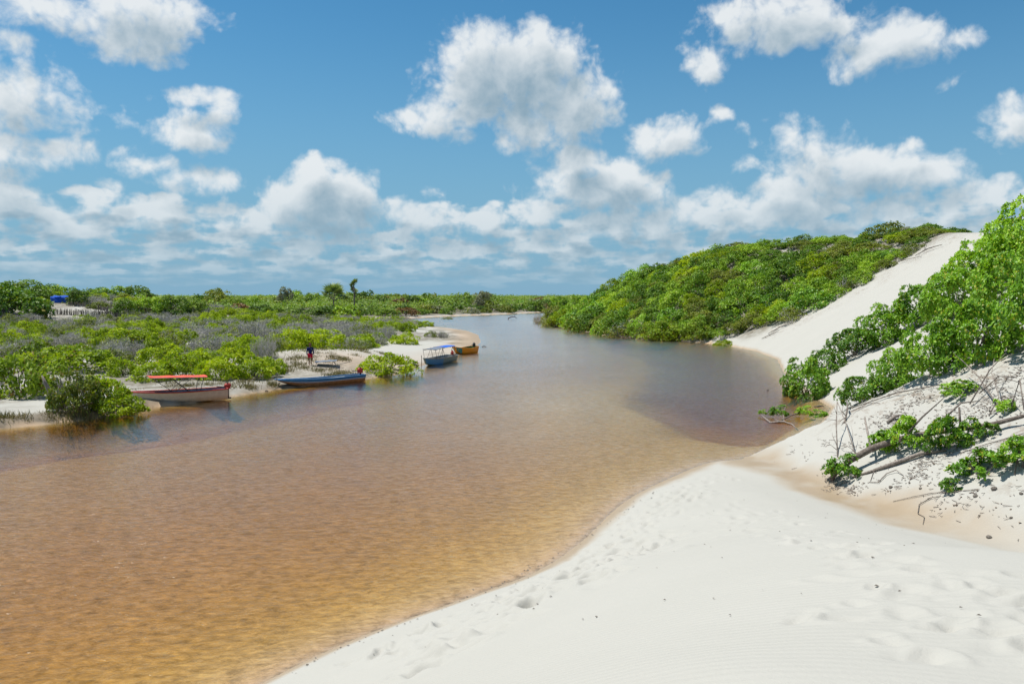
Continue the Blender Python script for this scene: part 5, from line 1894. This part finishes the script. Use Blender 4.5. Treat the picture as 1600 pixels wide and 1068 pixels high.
def grass(name, spots_, mat, h, per, rad):
    g_ = np.random.default_rng(len(spots_) + 3)
    P0, A0, L0 = [], [], []
    for (x, y, f) in spots_:
        n = int(per * f)
        px = x + g_.normal(size=n) * rad; py = y + g_.normal(size=n) * rad
        pz = np.array([ground_z(a, b) for a, b in zip(px, py)])
        P0.append(np.stack([px, py, pz - .02], 1))
        A0.append(g_.normal(size=(n, 3)) * .45 + np.array([0, 0, 1.0]))
        L0.append(h * g_.uniform(.5, 1.3, n) * f)
    P0, A0, L0 = map(np.concatenate, (P0, A0, L0))
    nn = g_.normal(size=P0.shape); nn[:, 2] *= .3
    me = leaf_mesh(name, P0, norm(nn), norm(A0), L0, (.012 + .022 * L0) * (1 + P0[:, 1] / 150), g_.uniform(0, 1, len(P0)), 'blade')
    o = link(name, me, mat)
    tag(o, kind='stuff')


sp = []
shore = LEFT_SHORE[3:14]
for (a, b), (c, d) in zip(shore, shore[1:]):
    n = int(math.hypot(c - a, d - b) * 1.9)
    for k in range(n):
        t_ = gg.uniform()
        nx, ny = -(d - b), c - a
        l = math.hypot(nx, ny)
        off = gg.uniform(.15, 1.0)
        x, y = a + (c - a) * t_ + nx / l * off, b + (d - b) * t_ + ny / l * off
        if ground_z(x, y) > .04 and gg.uniform() < (.9 if x < -21.5 else .22) and not (-22.3 < x < -17 and 44.5 < y < 50) and not (-16 < x < -10.5):
            sp.append((x, y, gg.uniform(.5, 1.1)))
grass('bank_grass', sp, M_DRY, .42, 150, .24)
sp = []
for (u, v, w_, k) in ((470, 574, 26, 26), (530, 588, 30, 30), (452, 565, 26, 16), (528, 560, 18, 14), (400, 596, 30, 10), (570, 548, 30, 10), (140, 648, 40, 20), (300, 604, 60, 14), (500, 552, 40, 10)):
    x, y, zz, s = spot(u, v)
    for _ in range(k):
        sp.append((x + gg.normal() * w_ * s * .5, y + gg.normal() * 1.6, gg.uniform(.4, .9)))
grass('dry_grass', sp, M_DRY, .32, 110, .30)
sp = []
ly = gg.uniform(60, 200, 1800); lx = gg.uniform(-.66, -.01, 1800) * ly
lz, _, lsl, lb, _, _ = height(lx, ly)
for x, y, a_, b_, c_ in zip(lx, ly, lz, lsl, lb):
    if b_ > 1.5 and a_ > .1 and not on_sand(x, y, a_) and c_ < .5 and free(x, y, .5) and math.hypot((x + 84) / 13, (y - 152) / 14) > 1:
        sp.append((x, y, gg.uniform(.6, 1.3)))
grass('flat_undergrowth', sp, M_OLIVE, .5, 40, .7)
